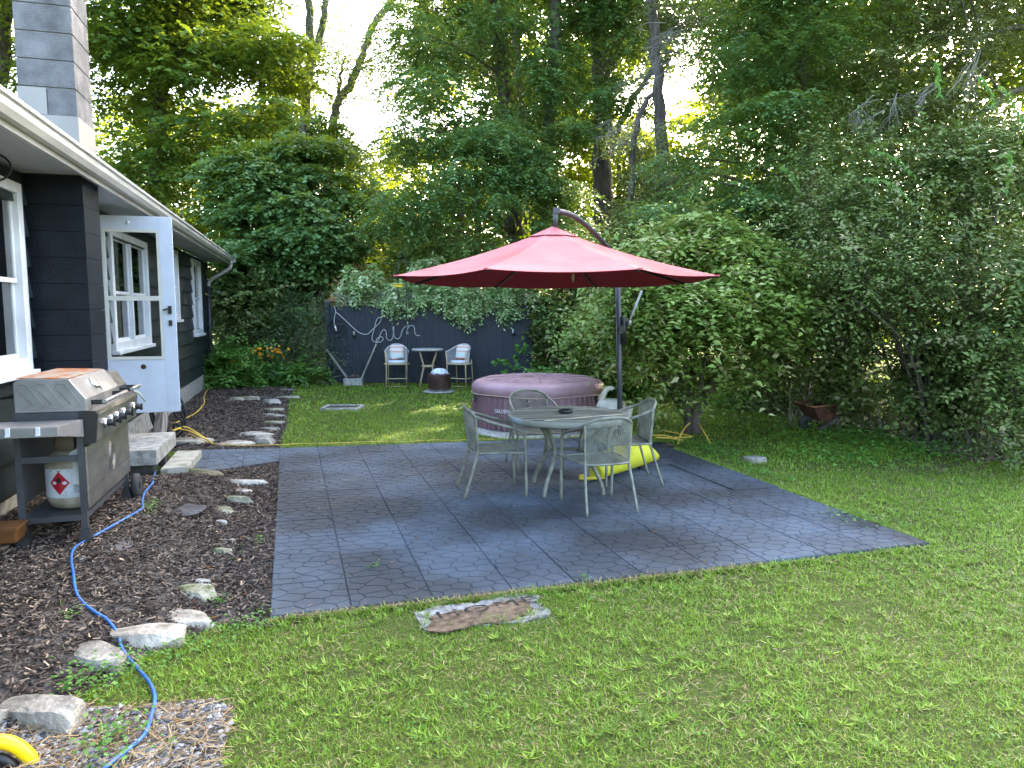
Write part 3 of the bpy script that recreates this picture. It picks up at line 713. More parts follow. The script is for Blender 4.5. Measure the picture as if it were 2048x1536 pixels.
mb = MB(); mb.box((-1.68, gs0 + .98, 1.243), (.045, .06, .003)); mb.build('tape', mat('blue_tape', (.03, .2, .5)), s2)
# thermometer on the sloped front of the lid
nrm_l = Vector((.125, 0, .09)).normalized(); Mt = nrm_l.to_track_quat('Z', 'Y').to_matrix()
mb = MB(); mb.lathe([(0, .012), (.032, .014), (.040, .018), (.043, .008), (.043, 0), (0, 0)], 20, c=(-1.397, gs0 + .36, 1.205), M=Mt); th = mb.build('thermometer', chrome_m, lo_)
mb = MB(); mb.lathe([(0, .0165), (.031, .0165)], 20, c=(-1.397, gs0 + .36, 1.205), M=Mt); mb.build('dial', white_m, th) if False else mb.build('dial', white_m, lo_)
mb = MB(); mb.tube(smooth([(-1.385, gs0 + .40, 1.19), (-1.37, gs0 + .43, 1.17), (-1.362, gs0 + .43, 1.155)], 4), .012, 6); mb.build('hinge', steel_m, lo_)
for (a_, b_) in ((gs0 + .12, gs0 + .66), (gs0 + .90, gs0 + 1.10)):
    for q in (a_, b_): mb = MB(); mb.box((-1.31, q, 1.105), (.09, .02, .03)); mb.build('handle_bracket', black_m, gr)
    mb = MB(); mb.tube([(-1.268, a_ - .03, 1.11), (-1.268, b_ + .03, 1.11)], .014, 10); mb.build('handle', steelp_m, gr)
mb = MB(); mb.tube([(-1.35, gs0 + 1.12, 1.08), (-1.28, gs0 + 1.16, 1.05), (-1.24, gs0 + 1.17, .98)], .008, 5); mb.build('igniter_stick', cream_m, gr)
mb = MB(); mb.box((-1.55, (gs0 + gs1) / 2, 1.03), (.42, gs1 - gs0 - .02, .055)); mb.build('firebox', dark_m, gr)
cp = [(-1.36, 1.06), (-1.31, 1.055), (-1.295, 1.03), (-1.315, .86), (-1.40, .845), (-1.40, 1.05)]
mb = MB(); mb.prism([(a, gs0 + .03, b) for a, b in cp], (0, .80, 0)); pan = mb.build('control_panel', steel_m, gr, bevel=.004)
mb = MB(); mb.prism([(a - .002, gs0 + .835, b) for a, b in cp], (0, .36, 0)); mb.build('control_panel', steel_m, gr, bevel=.004)
mb = MB(); mb.prism([(a + .004 * (a > -1.38), gs0 + .005, b + .004 * (1 if b > .95 else -1)) for a, b in cp], (0, .024, 0)); mb.build('end_cap', black_m, gr)
for q in (.14, .30, .46, .66, .98):
    Mk = Matrix.Rotation(R(84), 3, 'Y')
    mb = MB(); mb.lathe([(.0, .0), (.036, .0), (.036, .012), (.03, .018), (.0, .018)], 16, c=(-1.304, gs0 + .08 + q, .95), M=Mk); kb = mb.build('knob', chrome_m, gr)
    mb = MB(); mb.lathe([(.022, .016), (.024, .05), (.018, .055), (0, .055)], 14, c=(-1.304, gs0 + .08 + q, .95), M=Mk); mb.box((-1.247, gs0 + .08 + q, .95), (.016, .012, .05)); mb.build('grip', black_m, kb)
mb = MB(); mb.prism([(-1.83, gs0 - .01, 1.0), (-1.37, gs0 - .01, 1.0), (-1.43, gs0 - .30, 1.0), (-1.86, gs0 - .30, 1.0)], (0, 0, .012)); mb.box((-1.645, gs0 - .30, .98), (.43, .012, .055)); mb.prism([(-1.43, gs0 - .306, 1.012), (-1.43, gs0 - .306, .955), (-1.37, gs0 - .01, .90), (-1.37, gs0 - .01, 1.012)], (-.006, 0, 0)); sh = mb.build('side_shelf', steelp_m, gr, bevel=.002)
for q in (-1.84, -1.685, -1.53):
    mb = MB(); mb.box((q, gs0 - .31, .99), (.022, .008, .05)); mb.box((q, gs0 - .318, .968), (.022, .02, .008)); mb.build('hook', white_m, gr)
mb = MB()
for s_, n_, in ((gs0 + .02, GF), (gs0 + .02, GB + .01), (gs1 - .02, GF), (gs1 - .02, GB + .01)):
    mb = MB(); zf = float(gz(*tuple(HP(n_, s_, 0))[:2])); mb.box((n_, s_, (1.0 + zf) / 2 + .02), (.035, .035, 1.0 - zf - .04)); mb.build('leg', dark_m, gr)
    mb = MB(); mb.box((n_, s_, zf + .055), (.085, .075, .11), taper=(.45, .5)); mb.build('foot', black_m, gr)
for q in (gs0 + .02, gs1 - .02): mb = MB(); mb.box(((GB + GF) / 2, q, .76), (GF - GB - .04, .02, .04)); mb.build('crossbar', dark_m, gr)
mb = MB(); mb.box(((GB + GF) / 2, (gs0 + gs1) / 2, .375), (GF - GB + .01, gs1 - gs0, .035)); mb.build('bottom_shelf', dark_m, gr)
mb = MB(); mb.box((GF + .025, (gs0 + gs1) / 2 + .01, .63), (.014, gs1 - gs0 - .02, .40)); mb.build('front_panel', steel_m, gr, bevel=.003)
mb = MB(); mb.box((GF + .029, (gs0 + gs1) / 2 + .01, .55), (.01, gs1 - gs0 - .03, .006)); mb.build('panel_crease', dark_m, gr)
mb = MB()
for i in range(3): 
    e = .05 + .022 * i; mb.tube([(GF + .033, gs0 + .62 + a * e * .9, .66 + b * e * 1.1) for a, b in ((-1, .1), (-.5, 1), (.5, 1), (1, .1), (.7, -.9), (0, -1.1), (-.7, -.9))], .002, 4, closed=True)
mb.build('embossed_emblem', steel_m, gr)
mb = MB(); mb.box(((GB) + .0, (gs0 + gs1) / 2, .72), (.01, gs1 - gs0 - .1, .5)); mb.build('back_panel', dark_m, gr)
MW = Matrix.Rotation(R(90), 3, 'Y'); zf = .24
mb = MB(); mb.lathe([(.03, -.02), (.085, -.025), (.098, -.015), (.098, .015), (.085, .025), (.03, .02)], 24, c=(GF + .06, gs1 + .04, zf + .06), M=MW); wl = mb.build('wheel', rubber_m, gr)
mb = MB(); mb.lathe([(0, -.012), (.055, -.012), (.055, .012), (0, .018)], 12, c=(GF + .06, gs1 + .04, zf + .06), M=MW); mb.build('rim', dark_m, gr)
# propane tank on the bottom shelf
ty = HP(-1.53, gs0 + .28, .395)
tank = thing('propane_tank', 'rust stained white propane cylinder on the lower shelf of the grill', 'gas tank', ty, R(12))
mb = MB(); mb.lathe([(0, 0), (.10, .0), (.13, .015), (.152, .06), (.155, .10), (.155, .29), (.145, .335), (.11, .37), (.05, .385), (0, .388)], 32); mb.build('shell', mat('tank_paint', (.30, .25, .17), rough=.5, var=.3, scale=9, c2=(.40, .37, .28)), tank)
mb = MB(); mb.lathe([(.1565, .085), (.1565, .275)], 40, a0=R(-150), a1=R(60)); mb.build('label_sheet', mat('label_paper', (.50, .52, .54), rough=.55, var=.06), tank)
def onTank(a, z, e=.0005): return (math.cos(a) * (.158 + e), math.sin(a) * (.158 + e), z)
def diamond(a0, z0, w_, h_): return [onTank(a0 + x, z0 + z_) for x, z_ in ((-w_, 0), (-w_ / 2, -h_ / 2), (0, -h_), (w_ / 2, -h_ / 2), (w_, 0), (w_ / 2, h_ / 2), (0, h_), (-w_ / 2, h_ / 2))]
dm = diamond(R(-100), .185, .40, .078)
mb = MB(); mb.add(dm + [onTank(R(-100), .185, .001)], [(i, (i + 1) % 8, 8) for i in range(8)]); mb.build('hazard_diamond', mat('hazard_red', (.33, .008, .02), rough=.5, var=.08), tank)
mb = MB(); fl = [(-.05, -.0), (-.09, .012), (-.06, .03), (-.05, .02), (-.03, .045), (0, .028), (.04, .02), (.06, .035), (.08, .01), (.04, -.005)]
mb.add([onTank(R(-100) + x * 1.1, .19 + z_, .002) for x, z_ in fl], [tuple(range(len(fl)))]); mb.build('flame_symbol', black_m, tank)
mb = MB()
for i, z_ in enumerate(np.linspace(.12, .255, 12)):
    a_ = R(-70); l_ = .42 + .12 * math.sin(i * 2.1)
    mb.add([onTank(a_, z_), onTank(a_ + l_ / 2, z_), onTank(a_ + l_, z_), onTank(a_ + l_, z_ + .0035), onTank(a_ + l_ / 2, z_ + .0035), onTank(a_, z_ + .0035)], [(0, 1, 4, 5), (1, 2, 3, 4)])
mb.add([onTank(R(-123), .262), onTank(R(-100), .262), onTank(R(-76), .262), onTank(R(-76), .267), onTank(R(-100), .267), onTank(R(-123), .267)], [(0, 1, 4, 5), (1, 2, 3, 4)])
for (a_, z_) in ((-86, .125), (-93, .10), (-86, .10)): mb.tube([onTank(R(a_) + x, z_ + y, .001) for x, y in ((-.05, 0), (0, -.011), (.05, 0), (0, .011))], .0008, 4, closed=True)
mb.build('printed_text', mat('label_ink', (.09, .09, .10), rough=.6, var=.05), tank)
mb = MB(); mb.lathe([(.08, .385), (.10, .40), (.10, .50), (.09, .505), (.09, .41)], 20, a0=R(20), a1=R(160)); mb.lathe([(.08, .385), (.10, .40), (.10, .50), (.09, .505), (.09, .41)], 20, a0=R(200), a1=R(300)); mb.build('collar', mat('collar_paint', (.16, .13, .09), rough=.6), tank)
mb = MB(); mb.lathe([(0, .39), (.025, .39), (.025, .44), (.045, .45), (.045, .49), (0, .49)], 16); mb.build('valve', steel_m, tank)
mb = MB()
def tagf(u_, v_): return (math.cos(R(-58) + (u_ - .5) * .42) * (.172 + .012 * math.sin(v_ * 7)), math.sin(R(-58) + (u_ - .5) * .42) * (.172 + .012 * math.sin(v_ * 7 + 1)), .375 - v_ * .20)
mb.grid(tagf, 4, 8, False); mb.grid(lambda u_, v_: (math.cos(R(-75) + u_ * .35) * .15, math.sin(R(-75) + u_ * .35) * .155, .41 - v_ * .06 - .03 * (1 - u_)), 2, 3, False); mb.build('paper_tag', mat('paper', (.6, .61, .56), rough=.8, var=.1), tank)
# amber jug and corner toy at the frame edge
o = thing('amber_tub', 'amber plastic tub on the grill shelf edge at the frame side', 'tub', HP(-1.78, 5.0, .30), HA)
mb = MB(); mb.box((0, 0, .04), (.12, .16, .09), taper=(1.15, 1.1)); mb.build('body', mat('amber_plastic', (.09, .035, .008), rough=.5), o, bevel=.01); mb = MB(); mb.box((0, 0, .09), (.15, .19, .012)); mb.build('rim', mat('amber_rim', (.11, .045, .01)), o)
p = G(-8, 1560, 0)
o = thing('yellow_tool', 'bright yellow plastic handle with black grip at the gravel corner', 'tool', (p.x, p.y, 0), R(25))
mb = MB(); mb.tube(smooth([(-.14, 0, .0), (-.12, 0, .10), (-.05, 0, .145), (.04, 0, .135), (.10, 0, .07), (.12, 0, 0)], 5), .026, 12); mb.build('frame', mat('safety_yellow', (.72, .50, .005), rough=.35, var=.05), o)
mb = MB(); mb.tube(smooth([(-.11, -.01, .02), (-.06, -.012, .08), (.02, -.012, .085), (.07, -.01, .02)], 5), .020, 10); mb.build('grip', black_m, o)

# ================================================================== DINING SET
tp = G(1135, 977, PT)
tb = thing('patio_table', 'round olive metal patio table with curved legs and a stained top', 'table', (tp.x, tp.y, PT), R(8))
TR, TZ = .565, .70
mb = MB(); mb.lathe([(0, TZ + .012), (TR - .03, TZ + .008)], 64); mb.build('tabletop', mat('table_slats', (.16, .15, .11), rough=.6, var=.3, scale=1.2, aniso=(2, 25, 2), c2=(.27, .26, .20)), tb)
mb = MB(); mb.lathe([(TR - .03, TZ + .008), (TR - .005, TZ + .012), (TR, TZ + .004), (TR, TZ - .035), (TR - .012, TZ - .045), (TR - .02, TZ - .03), (TR - .03, TZ - .005)], 64); mb.build('table_rim', mat('worn_rim', (.20, .20, .16), rough=.5, var=.1, scale=3, c2=(.30, .38, .42), lo=.5, hi=.72), tb)
for i in range(9):
    x_ = -.48 + i * .12; l_ = math.sqrt(TR ** 2 - x_ ** 2) - .04
    mb = MB(); mb.box((0, x_, TZ + .0125), (2 * l_, .004, .004)); mb.build('slat_line', dark_m if i % 3 else olive_m, tb)
mb = MB(); mb.bar((-.30, -.40, TZ + .014), (.53, -.10, TZ + .014), .022, .003); mb.build('paint_streak', mat('cream_streak', (.5, .45, .33)), tb)
for k in range(4):
    a = R(45 + 90 * k); mb = MB()
    pr = [(.42, TZ - .03), (.36, TZ - .08), (.26, .50), (.22, .38), (.25, .28), (.33, .16), (.38, .05), (.385, 0)]
    mb.tube(smooth([(r_ * math.cos(a), r_ * math.sin(a), z_) for r_, z_ in pr], 4), .019, 10); mb.build('leg', olive_m, tb)
mb = MB(); mb.tube([(.235 * math.cos(a), .235 * math.sin(a), .34) for a in np.linspace(0, 2 * math.pi, 40, endpoint=False)], .011, 8, closed=True); mb.tube([(.16 * math.cos(a), .16 * math.sin(a), .34) for a in np.linspace(0, 2 * math.pi, 32, endpoint=False)], .008, 6, closed=True); mb.build('brace_ring', olive_m, tb)
q = P(1131, 818, tp.y + .02)
ast = thing('ashtray', 'round black ashtray standing on the patio table', 'ashtray', (q.x, q.y, PT + TZ + .014))
mb = MB(); mb.lathe([(0, 0), (.055, 0), (.065, .01), (.066, .028), (.062, .034), (.055, .034), (.05, .015), (0, .012)], 28); mb.build('bowl', black_m, ast)

def rail_z(u_): return .735 + .065 * (1 - abs(u_) ** 2.2)
def rail_xy(u_):
    return .205 * math.sin(u_ * 1.25) / math.sin(1.25), -.215 - .075 * (1 - u_ * u_)
def backpt(u_, v_):
    rx, ry = rail_xy(u_); bx, by = .195 * math.sin(u_ * 1.2) / math.sin(1.2), -.20 - .05 * (1 - u_ * u_)
    return Vector((bx + (rx - bx) * v_, by + (ry - by) * v_, .415 + (rail_z(u_) - .415) * v_))
def ribbon(mb, pts, w_):
    pts = [Vector(p_) for p_ in pts]
    for a_, b_ in zip(pts[:-1], pts[1:]):
        mb.bar(a_, b_, w_, w_ * .6)
def make_chair():
    t = thing('mesh_chair', '', 'chair', (0, 0, PT), 0, 'mesh patio chairs around the table')
    mb = MB(); pts = [(-.235, .235, .0)]
    arm = [(-.24, .235, 0), (-.245, .225, .40), (-.25, .21, .55), (-.25, .17, .605), (-.245, .05, .645), (-.235, -.10, .69)]
    top = [(rail_xy(u_)[0], rail_xy(u_)[1], rail_z(u_)) for u_ in (-1, -.8, -.5, -.2, .2, .5, .8, 1)]
    full = arm + top + [(-x, y, z) for x, y, z in reversed(arm)]
    mb.tube(smooth(full, 4), .0135, 8); mb.build('arm_rail', olive_m, t)
    for s_ in (-1, 1):
        mb = MB(); mb.tube(smooth([(s_ * .225, -.33, 0), (s_ * .215, -.27, .18), (s_ * .20, -.215, .36), (s_ * .195, -.20, .43), (s_ * .203, -.212, .60), (s_ * .205, -.218, .735)], 4), .012, 8); mb.build('rear_leg', olive_m, t)
    mb = MB(); ring = [(-.24, .215, .40), (-.12, .245, .40), (.12, .245, .40), (.24, .215, .40), (.245, .1, .405), (.22, -.1, .405), (.195, -.20, .405), (.1, -.245, .405), (-.1, -.245, .405), (-.195, -.20, .405), (-.22, -.1, .405), (-.245, .1, .405)]
    mb.tube(smooth(ring, 3, True), .010, 8, closed=True); mb.build('seat_frame', olive_m, t)
    mb = MB(); nl = 24; K = .82
    for dr_ in (-1, 1):
        for i in range(-14, nl + 14):
            u0 = -1 + 2 * i / nl; pts = []
            for j in range(13):
                v_ = j / 12; uu = u0 + dr_ * v_ * K
                if -1.0 <= uu <= 1.0: pts.append(backpt(uu, v_))
            if len(pts) > 1: ribbon(mb, pts, .0055)
    mb.build('mesh_back', olive_m, t)['kind'] = 'stuff'
    mb = MB()
    for dr_ in (-1, 1):
        for i in range(-22, 46):
            c_ = -.24 + i * .022; seg = []
            for j in range(9):
                y_ = -.22 + .45 * j / 8; x_ = c_ + dr_ * (y_ + .22) * .6; lim = .195 + .05 * min(1, max(0, (y_ + .2) / .3))
                if abs(x_) < lim: seg.append((x_, y_, .403 - .012 * (1 - (x_ / .25) ** 2)))
            if len(seg) > 1: ribbon(mb, [seg[0], seg[len(seg) // 2], seg[-1]] if len(seg) > 2 else seg, .006)
    mb.build('mesh_seat', olive_m, t)['kind'] = 'stuff'
    return t
def place(fa, fb, ra, rb):     # from the feet: front mid and rear mid
    f_ = (G(*fa, PT) + G(*fb, PT)) / 2; r_ = (G(*ra, PT) + G(*rb, PT)) / 2; d_ = f_ - r_
    c_ = (f_ + r_) / 2; return (c_.x, c_.y, PT), math.atan2(d_.y, d_.x) - math.pi / 2
c0 = make_chair(); l, a = place((1028, 968), (1059, 993), (926, 974), (951, 999)); c0.location = l; c0.rotation_euler = (0, 0, a)
c0['label'] = 'mesh chair side on at the left side of the round table'
ll, aa = place((1120, 998), (1221, 992), (1167, 1028), (1269, 1023)); copytree(c0, ll, aa, 'nearest mesh chair with its diamond mesh back toward the camera')
copytree(c0, (1.09, 6.98, PT), R(97), 'mesh chair right of the table with the yellow bag below it')
copytree(c0, (.235, 7.62, PT), R(195), 'mesh chair behind the table in front of the hot tub')

# ================================================================== UMBRELLA
UC = Vector((.375, 6.72, 0)); UR = 1.47
um = thing('cantilever_umbrella', 'faded red cantilever umbrella over the patio table', 'umbrella', (UC.x, UC.y, PT), 0)
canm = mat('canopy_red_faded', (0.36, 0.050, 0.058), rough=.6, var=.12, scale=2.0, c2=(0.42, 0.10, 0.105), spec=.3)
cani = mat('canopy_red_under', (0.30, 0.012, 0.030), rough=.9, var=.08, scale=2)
TI = -.028
def canpt(a, f):            # a angle, f 0 centre .. 1 rim along a rib
    rr = UR * f; z = 2.44 - .46 * f - .035 * math.sin(f * math.pi) + TI * math.sin(a) * f * .8
    return Vector((rr * math.cos(a), rr * math.sin(a), z - PT))
for k in range(8):
    a0, a1 = R(22.5 + 45 * k), R(67.5 + 45 * k)
    def pf(u_, v_):
        f = .05 + .95 * v_; A, B = canpt(a0, f), canpt(a1, f); q_ = A.lerp(B, u_)
        sg = 4 * u_ * (1 - u_); rad = Vector((q_.x, q_.y, 0)); q_ = q_ - rad * (.035 * sg * v_ ** 3); q_.z -= .022 * sg * f
        return q_
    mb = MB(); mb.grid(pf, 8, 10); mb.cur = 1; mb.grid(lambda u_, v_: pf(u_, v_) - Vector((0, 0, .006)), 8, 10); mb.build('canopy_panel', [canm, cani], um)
    mb = MB(); mb.tube([canpt(a0, .06) - Vector((0, 0, .03)), canpt(a0, .5) - Vector((0, 0, .035)), canpt(a0, .985) - Vector((0, 0, .022))], .010, 6); mb.build('rib', black_m, um)
    mb = MB(); mb.tube([canpt(a0, .45) - Vector((0, 0, .05)), Vector((0, 0, 2.12 - PT)) + canpt(a0, .04) * Vector((1, 1, 0)).length * 0], .008, 6); mb.build('strut', black_m, um)
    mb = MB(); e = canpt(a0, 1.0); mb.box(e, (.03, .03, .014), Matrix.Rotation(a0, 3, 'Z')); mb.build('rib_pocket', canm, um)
mb = MB()
for k in range(8):
    a0, a1 = R(22.5 + 45 * k), R(67.5 + 45 * k)
    mb.grid(lambda u_, v_: canpt(a0, .01 + .15 * v_).lerp(canpt(a1, .01 + .15 * v_), u_) + Vector((0, 0, .020 - .010 * v_)), 3, 3)
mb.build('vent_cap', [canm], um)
mb = MB(); mb.lathe([(0, 2.05), (.035, 2.05), (.04, 2.10), (.04, 2.16), (.02, 2.18), (.02, 2.42)], 14, c=(0, 0, -PT)); mb.build('hub', black_m, um)
ap = Vector((0.02, 0, 2.43 - PT)); top = Vector((.02, 0, 2.60 - PT))
mb = MB(); mb.tube([ap, top + Vector((0, 0, .02))], .022, 10); mb.box(top + Vector((.01, 0, .0)), (.06, .05, .05)); mb.build('canopy_hanger', dark_m, um)
PF = P(1242, 900, 7.95); pb = Vector((PF.x - UC.x, PF.y - UC.y, 0)); pt = Vector((pb.x + .0, pb.y, 2.12))
P1 = P(1236, 560, 7.95)
pole_top = Vector((P1.x - UC.x, P1.y - UC.y, P1.z - PT + .15))
am = smooth([top, top + Vector((.2, .22, -.03)), top + Vector((.45, .62, -.16)), Vector((pole_top.x - .05, pole_top.y - .05, pole_top.z + .08)), Vector((pole_top.x + .0, pole_top.y, pole_top.z - .25))], 6)
mb = MB(); mb.tube(am, .026, 10); mb.build('arm', dark_m, um)
mb = MB(); mb.tube([pb, Vector((pole_top.x, pole_top.y, pole_top.z - .2))], .030, 12); mb.build('pole', dark_m, um)
zc = 1.46
mb = MB(); mb.tube([Vector((pb.x, pb.y, zc - .15)), Vector((pb.x, pb.y, zc + .14))], .042, 12); mb.box((pb.x - .03, pb.y - .03, zc), (.04, .05, .09)); cr = mb.build('crank_housing', black_m, um)
mb = MB(); mb.tube([(pb.x + .04, pb.y - .02, zc + .02), (pb.x + .07, pb.y - .03, zc + .10), (pb.x + .19, pb.y - .05, zc + .42)], .013, 8); mb.lathe([(0, -.03), (.025, -.03), (.025, .03), (0, .03)], 10, c=(pb.x + .065, pb.y - .03, zc + .07)); mb.build('support_rod', steelp_m, um)
mb = MB(); mb.tube([Vector((pb.x, pb.y, .02)), Vector((pb.x, pb.y, .55))], .038, 12); mb.build('lower_sleeve', black_m, um)
for a in (20, 110):
    mb = MB(); c_, s_ = math.cos(R(a)), math.sin(R(a)); mb.bar((pb.x - .48 * c_, pb.y - .48 * s_, .022), (pb.x + .48 * c_, pb.y + .48 * s_, .022), .045, .03 + .002 * (a > 90)); mb.build('base_bar', black_m, um)
mb = MB(); q = P(1146, 562, 7.6); mb.grid(lambda u_, v_: (q.x - UC.x + .012 * math.sin(u_ * 3) + (u_ - .5) * .03 * math.sin(v_ * 3.14 + .2), q.y - UC.y, q.z + .05 - v_ * .1), 3, 5); mb.build('hang_tag', mat('pale_tag', (.5, .42, .33)), um)
# yellow bag lying on the umbrella base
A_, B_ = G(1215, 930, .16), G(1318, 904, .15)
yb = thing('yellow_bag', 'yellow green vinyl bag tapering to a point under the right chair', 'bag', (A_.x, A_.y, PT))
d_ = (B_ - A_); d_.z = 0; n = 22; mb = MB()
pts = [Vector((0, 0, .135)) + d_ * (t_ * 1.15 - .2) - Vector((0, 0, .0)) for t_ in np.linspace(0, 1, n)]
rs = [max(.012, .135 * min(1, (1.06 - t_) * 2.6) ** .7 * min(1, .55 + t_ * 2)) for t_ in np.linspace(0, 1, n)]
pts = [Vector((p_.x, p_.y, r_ + .02 + .02 * i / n)) for i, (p_, r_) in enumerate(zip(pts, rs))]
mb.tube(pts, rs, 18); mb.build('body', yel_m, yb)
mb = MB()
for i in range(3): mb.tube(smooth([Vector((-.05, -.02 - .04 * i, .03)), Vector((-.16, -.05 - .05 * i, .035)), Vector((-.28, .0 - .06 * i, .02)), Vector((-.1, .03, .03))], 4), .018, 6)
mb.build('strap', mat('yellow_strap', (.55, .45, .04), rough=.6), yb)
# hot tub
SC = Vector((.385, 10.75, 0))
spa = thing('hot_tub', 'round inflatable mauve hot tub with a buckled padded cover', 'hot tub', SC, 0)
mb = MB(); mb.lathe([(.90, .0), (.955, .05), (.975, .18), (.97, .34), (.95, .48), (.93, .53)], 96); body = mb.build('body', spa_m, spa)
for k in range(64):
    a = 2 * math.pi * (k + .5) / 64; wv = 2 * math.pi / 64 * .42; mb = MB()
    def sf(u_, v_): 
        aa_ = a + (u_ - .5) * 2 * wv; z_ = .03 + v_ * .50; rr = .962 + .022 * math.sin(u_ * math.pi) + .018 * math.sin(v_ * math.pi) - .03 * v_; return (rr * math.cos(aa_), rr * math.sin(aa_), z_)
    mb.grid(sf, 3, 4); mb.build('wall_rib', spa_m, spa)
mb = MB(); mb.lathe([(.965, .50), (.985, .54), (.985, .585), (.965, .63), (.93, .66), (.86, .685), (.78, .70), (.6, .712), (.3, .72), (0, .722)], 96); cv = mb.build('cover', cover_m, spa)
for q_ in range(12):
    a = 2 * math.pi * q_ / 12; mb = MB(); mb.tube([(r_ * math.cos(a + .02), r_ * math.sin(a + .02), z_) for r_, z_ in ((.76, .706), (.5, .719), (.1, .7245))], .006, 4); mb.build('cover_seam', cover_m, cv)
mb = MB(); mb.tube([(.985 * math.cos(a), .985 * math.sin(a), .506 + .006 * math.sin(5 * a)) for a in np.linspace(0, 2 * math.pi, 96, endpoint=False)], .006, 5, closed=True); mb.build('piping', seam_m, cv)
mb = MB(); mb.tube([(.80 * math.cos(a), .80 * math.sin(a), .698 + .003 * math.sin(31 * a)) for a in np.linspace(0, 2 * math.pi, 192, endpoint=False)], .004, 5, closed=True); mb.build('stitch_line', cover_m, cv)
for a in (R(-158), R(-100), R(-35), R(20), R(80), R(140)):
    mb = MB(); c_, s_ = math.cos(a), math.sin(a); mb.box((1.0 * c_, 1.0 * s_, .44), (.02, .05, .11), Matrix.Rotation(a, 3, 'Z')); bk = mb.build('buckle', black_m, cv)
    mb = MB(); mb.tube(smooth([(.99 * c_, .99 * s_, .51), (1.01 * c_ + .02, 1.01 * s_, .47), (1.0 * c_ - .02, 1.0 * s_, .42), (1.02 * c_ + .03, 1.0 * s_, .38)], 4), .007, 5); mb.build('strap', seam_m, cv)
# lettering wrapped on the wall
def letters(txt, size, ang0, z0, dang):
    cu = bpy.data.curves.new('txt', 'FONT'); cu.body = txt; cu.size = size; cu.extrude = .001; cu.space_character = 1.15
    ob = bpy.data.objects.new('txt', cu); COL.objects.link(ob); bpy.context.view_layer.update()
    me_ = ob.to_mesh(); vs_ = [tuple(v.co) for v in me_.vertices]; fs_ = [tuple(p_.vertices) for p_ in me_.polygons]; ob.to_mesh_clear(); bpy.data.objects.remove(ob)
    return vs_, fs_
vs_, fs_ = letters('SALUSPA', .068, 0, 0, 0); x0 = min(v[0] for v in vs_); x1 = max(v[0] for v in vs_); mb = MB()
sc_ = .24 / (x1 - x0)
mb.add([((1.005 + v[2]) * math.cos(R(-121) + (v[0] - (x0 + x1) / 2) * sc_), (1.005 + v[2]) * math.sin(R(-121) + (v[0] - (x0 + x1) / 2) * sc_), .285 + v[1] * 1.1) for v in vs_], fs_); mb.build('lettering', lett_m, spa)
vs_, fs_ = letters('-----', .02, 0, 0, 0); x0 = min(v[0] for v in vs_); x1 = max(v[0] for v in vs_); mb = MB(); sc_ = .08 / (x1 - x0)
mb.add([((1.005 + v[2]) * math.cos(R(-121) + (v[0] - (x0 + x1) / 2) * sc_), (1.005 + v[2]) * math.sin(R(-121) + (v[0] - (x0 + x1) / 2) * sc_), .245 + v[1] * .8) for v in vs_], fs_); mb.build('small_lettering', lett_m, spa)
mb = MB(); pts = [G(*q_, .0) for q_ in [(935, 852), (960, 842), (1200, 850), (1210, 868), (1150, 880), (1010, 880), (950, 868)]]
mb.prism([(p_.x, p_.y, -.01) for p_ in pts], (0, 0, .03)); tag(mb.build('paving_slab', conc_m, None, bevel=.008), 'pale worn paving slab under the hot tub', 'slab')
# pump
pc = P(1222, 800, 9.15)
pu = thing('spa_pump', 'cream plastic hot tub pump with a curved pipe arm', 'pump', (pc.x, 9.15, PT), R(10))
mb = MB(); mb.lathe([(.0, 0), (.19, 0), (.19, .40), (.185, .47), (.16, .52), (.10, .545), (0, .55)], 28); mb.build('housing', cream_m, pu)
mb = MB(); mb.box((.12, -.12, .30), (.02, .16, .44), Matrix.Rotation(R(-35), 3, 'Z')); mb.build('side_strip', mat('tan_strip', (.40, .30, .17)), pu)
mb = MB(); mb.box((-.05, -.188, .43), (.10, .012, .06), Matrix.Rotation(R(0), 3, 'Z')); mb.build('label_sheet', white_m, pu)
mb = MB(); mb.tube(smooth([(-.15, 0, .46), (-.12, 0, .54), (-.09, 0, .62), (-.05, 0, .675), (.0, 0, .685), (.02, 0, .67)], 5), [.034] * 12 + [.03] * 14, 10); mb.build('pipe_arm', cream_m, pu)
mb = MB(); mb.tube([(.20, -.02, .20), (.24, -.02, .45)], .05, 12); mb.build('filter_pipe', cream_m, pu)
# black hose coils and dark boards beside the bag
cc = G(1305, 893, PT)
o = thing('flat_hose', 'black flat hose coiled on the patio behind the yellow bag', 'hose', (cc.x, cc.y, PT)); mb = MB()
for i in range(4): mb.tube([((.26 - .025 * i) * math.cos(a), (.20 - .02 * i) * math.sin(a), .013 + .004 * i) for a in np.linspace(0, 2 * math.pi, 32, endpoint=False)], .011, 5, closed=True)
mb.build('coil', black_m, o)
q1, q2 = G(1290, 925, .05), G(1336, 922, .05)
mb = MB(); mb.bar((q1.x, q1.y, .05), (q2.x + .03, q2.y + .02, .05), .05, .035); mb.bar((q1.x - .02, q1.y - .07, .045), (q2.x + .03, q2.y - .05, .045), .045, .03); tag(mb.build('plastic_track', dark_m), 'dark grey plastic track lying on the patio beside the bag', 'track')
mb = MB(); q = G(1247, 940, PT); mb.box((q.x, q.y, PT + .045), (.06, .05, .09), taper=(.5, .5)); tag(mb.build('umbrella_foot', black_m, None), 'small black wedge foot poking from under the yellow bag', 'foot')

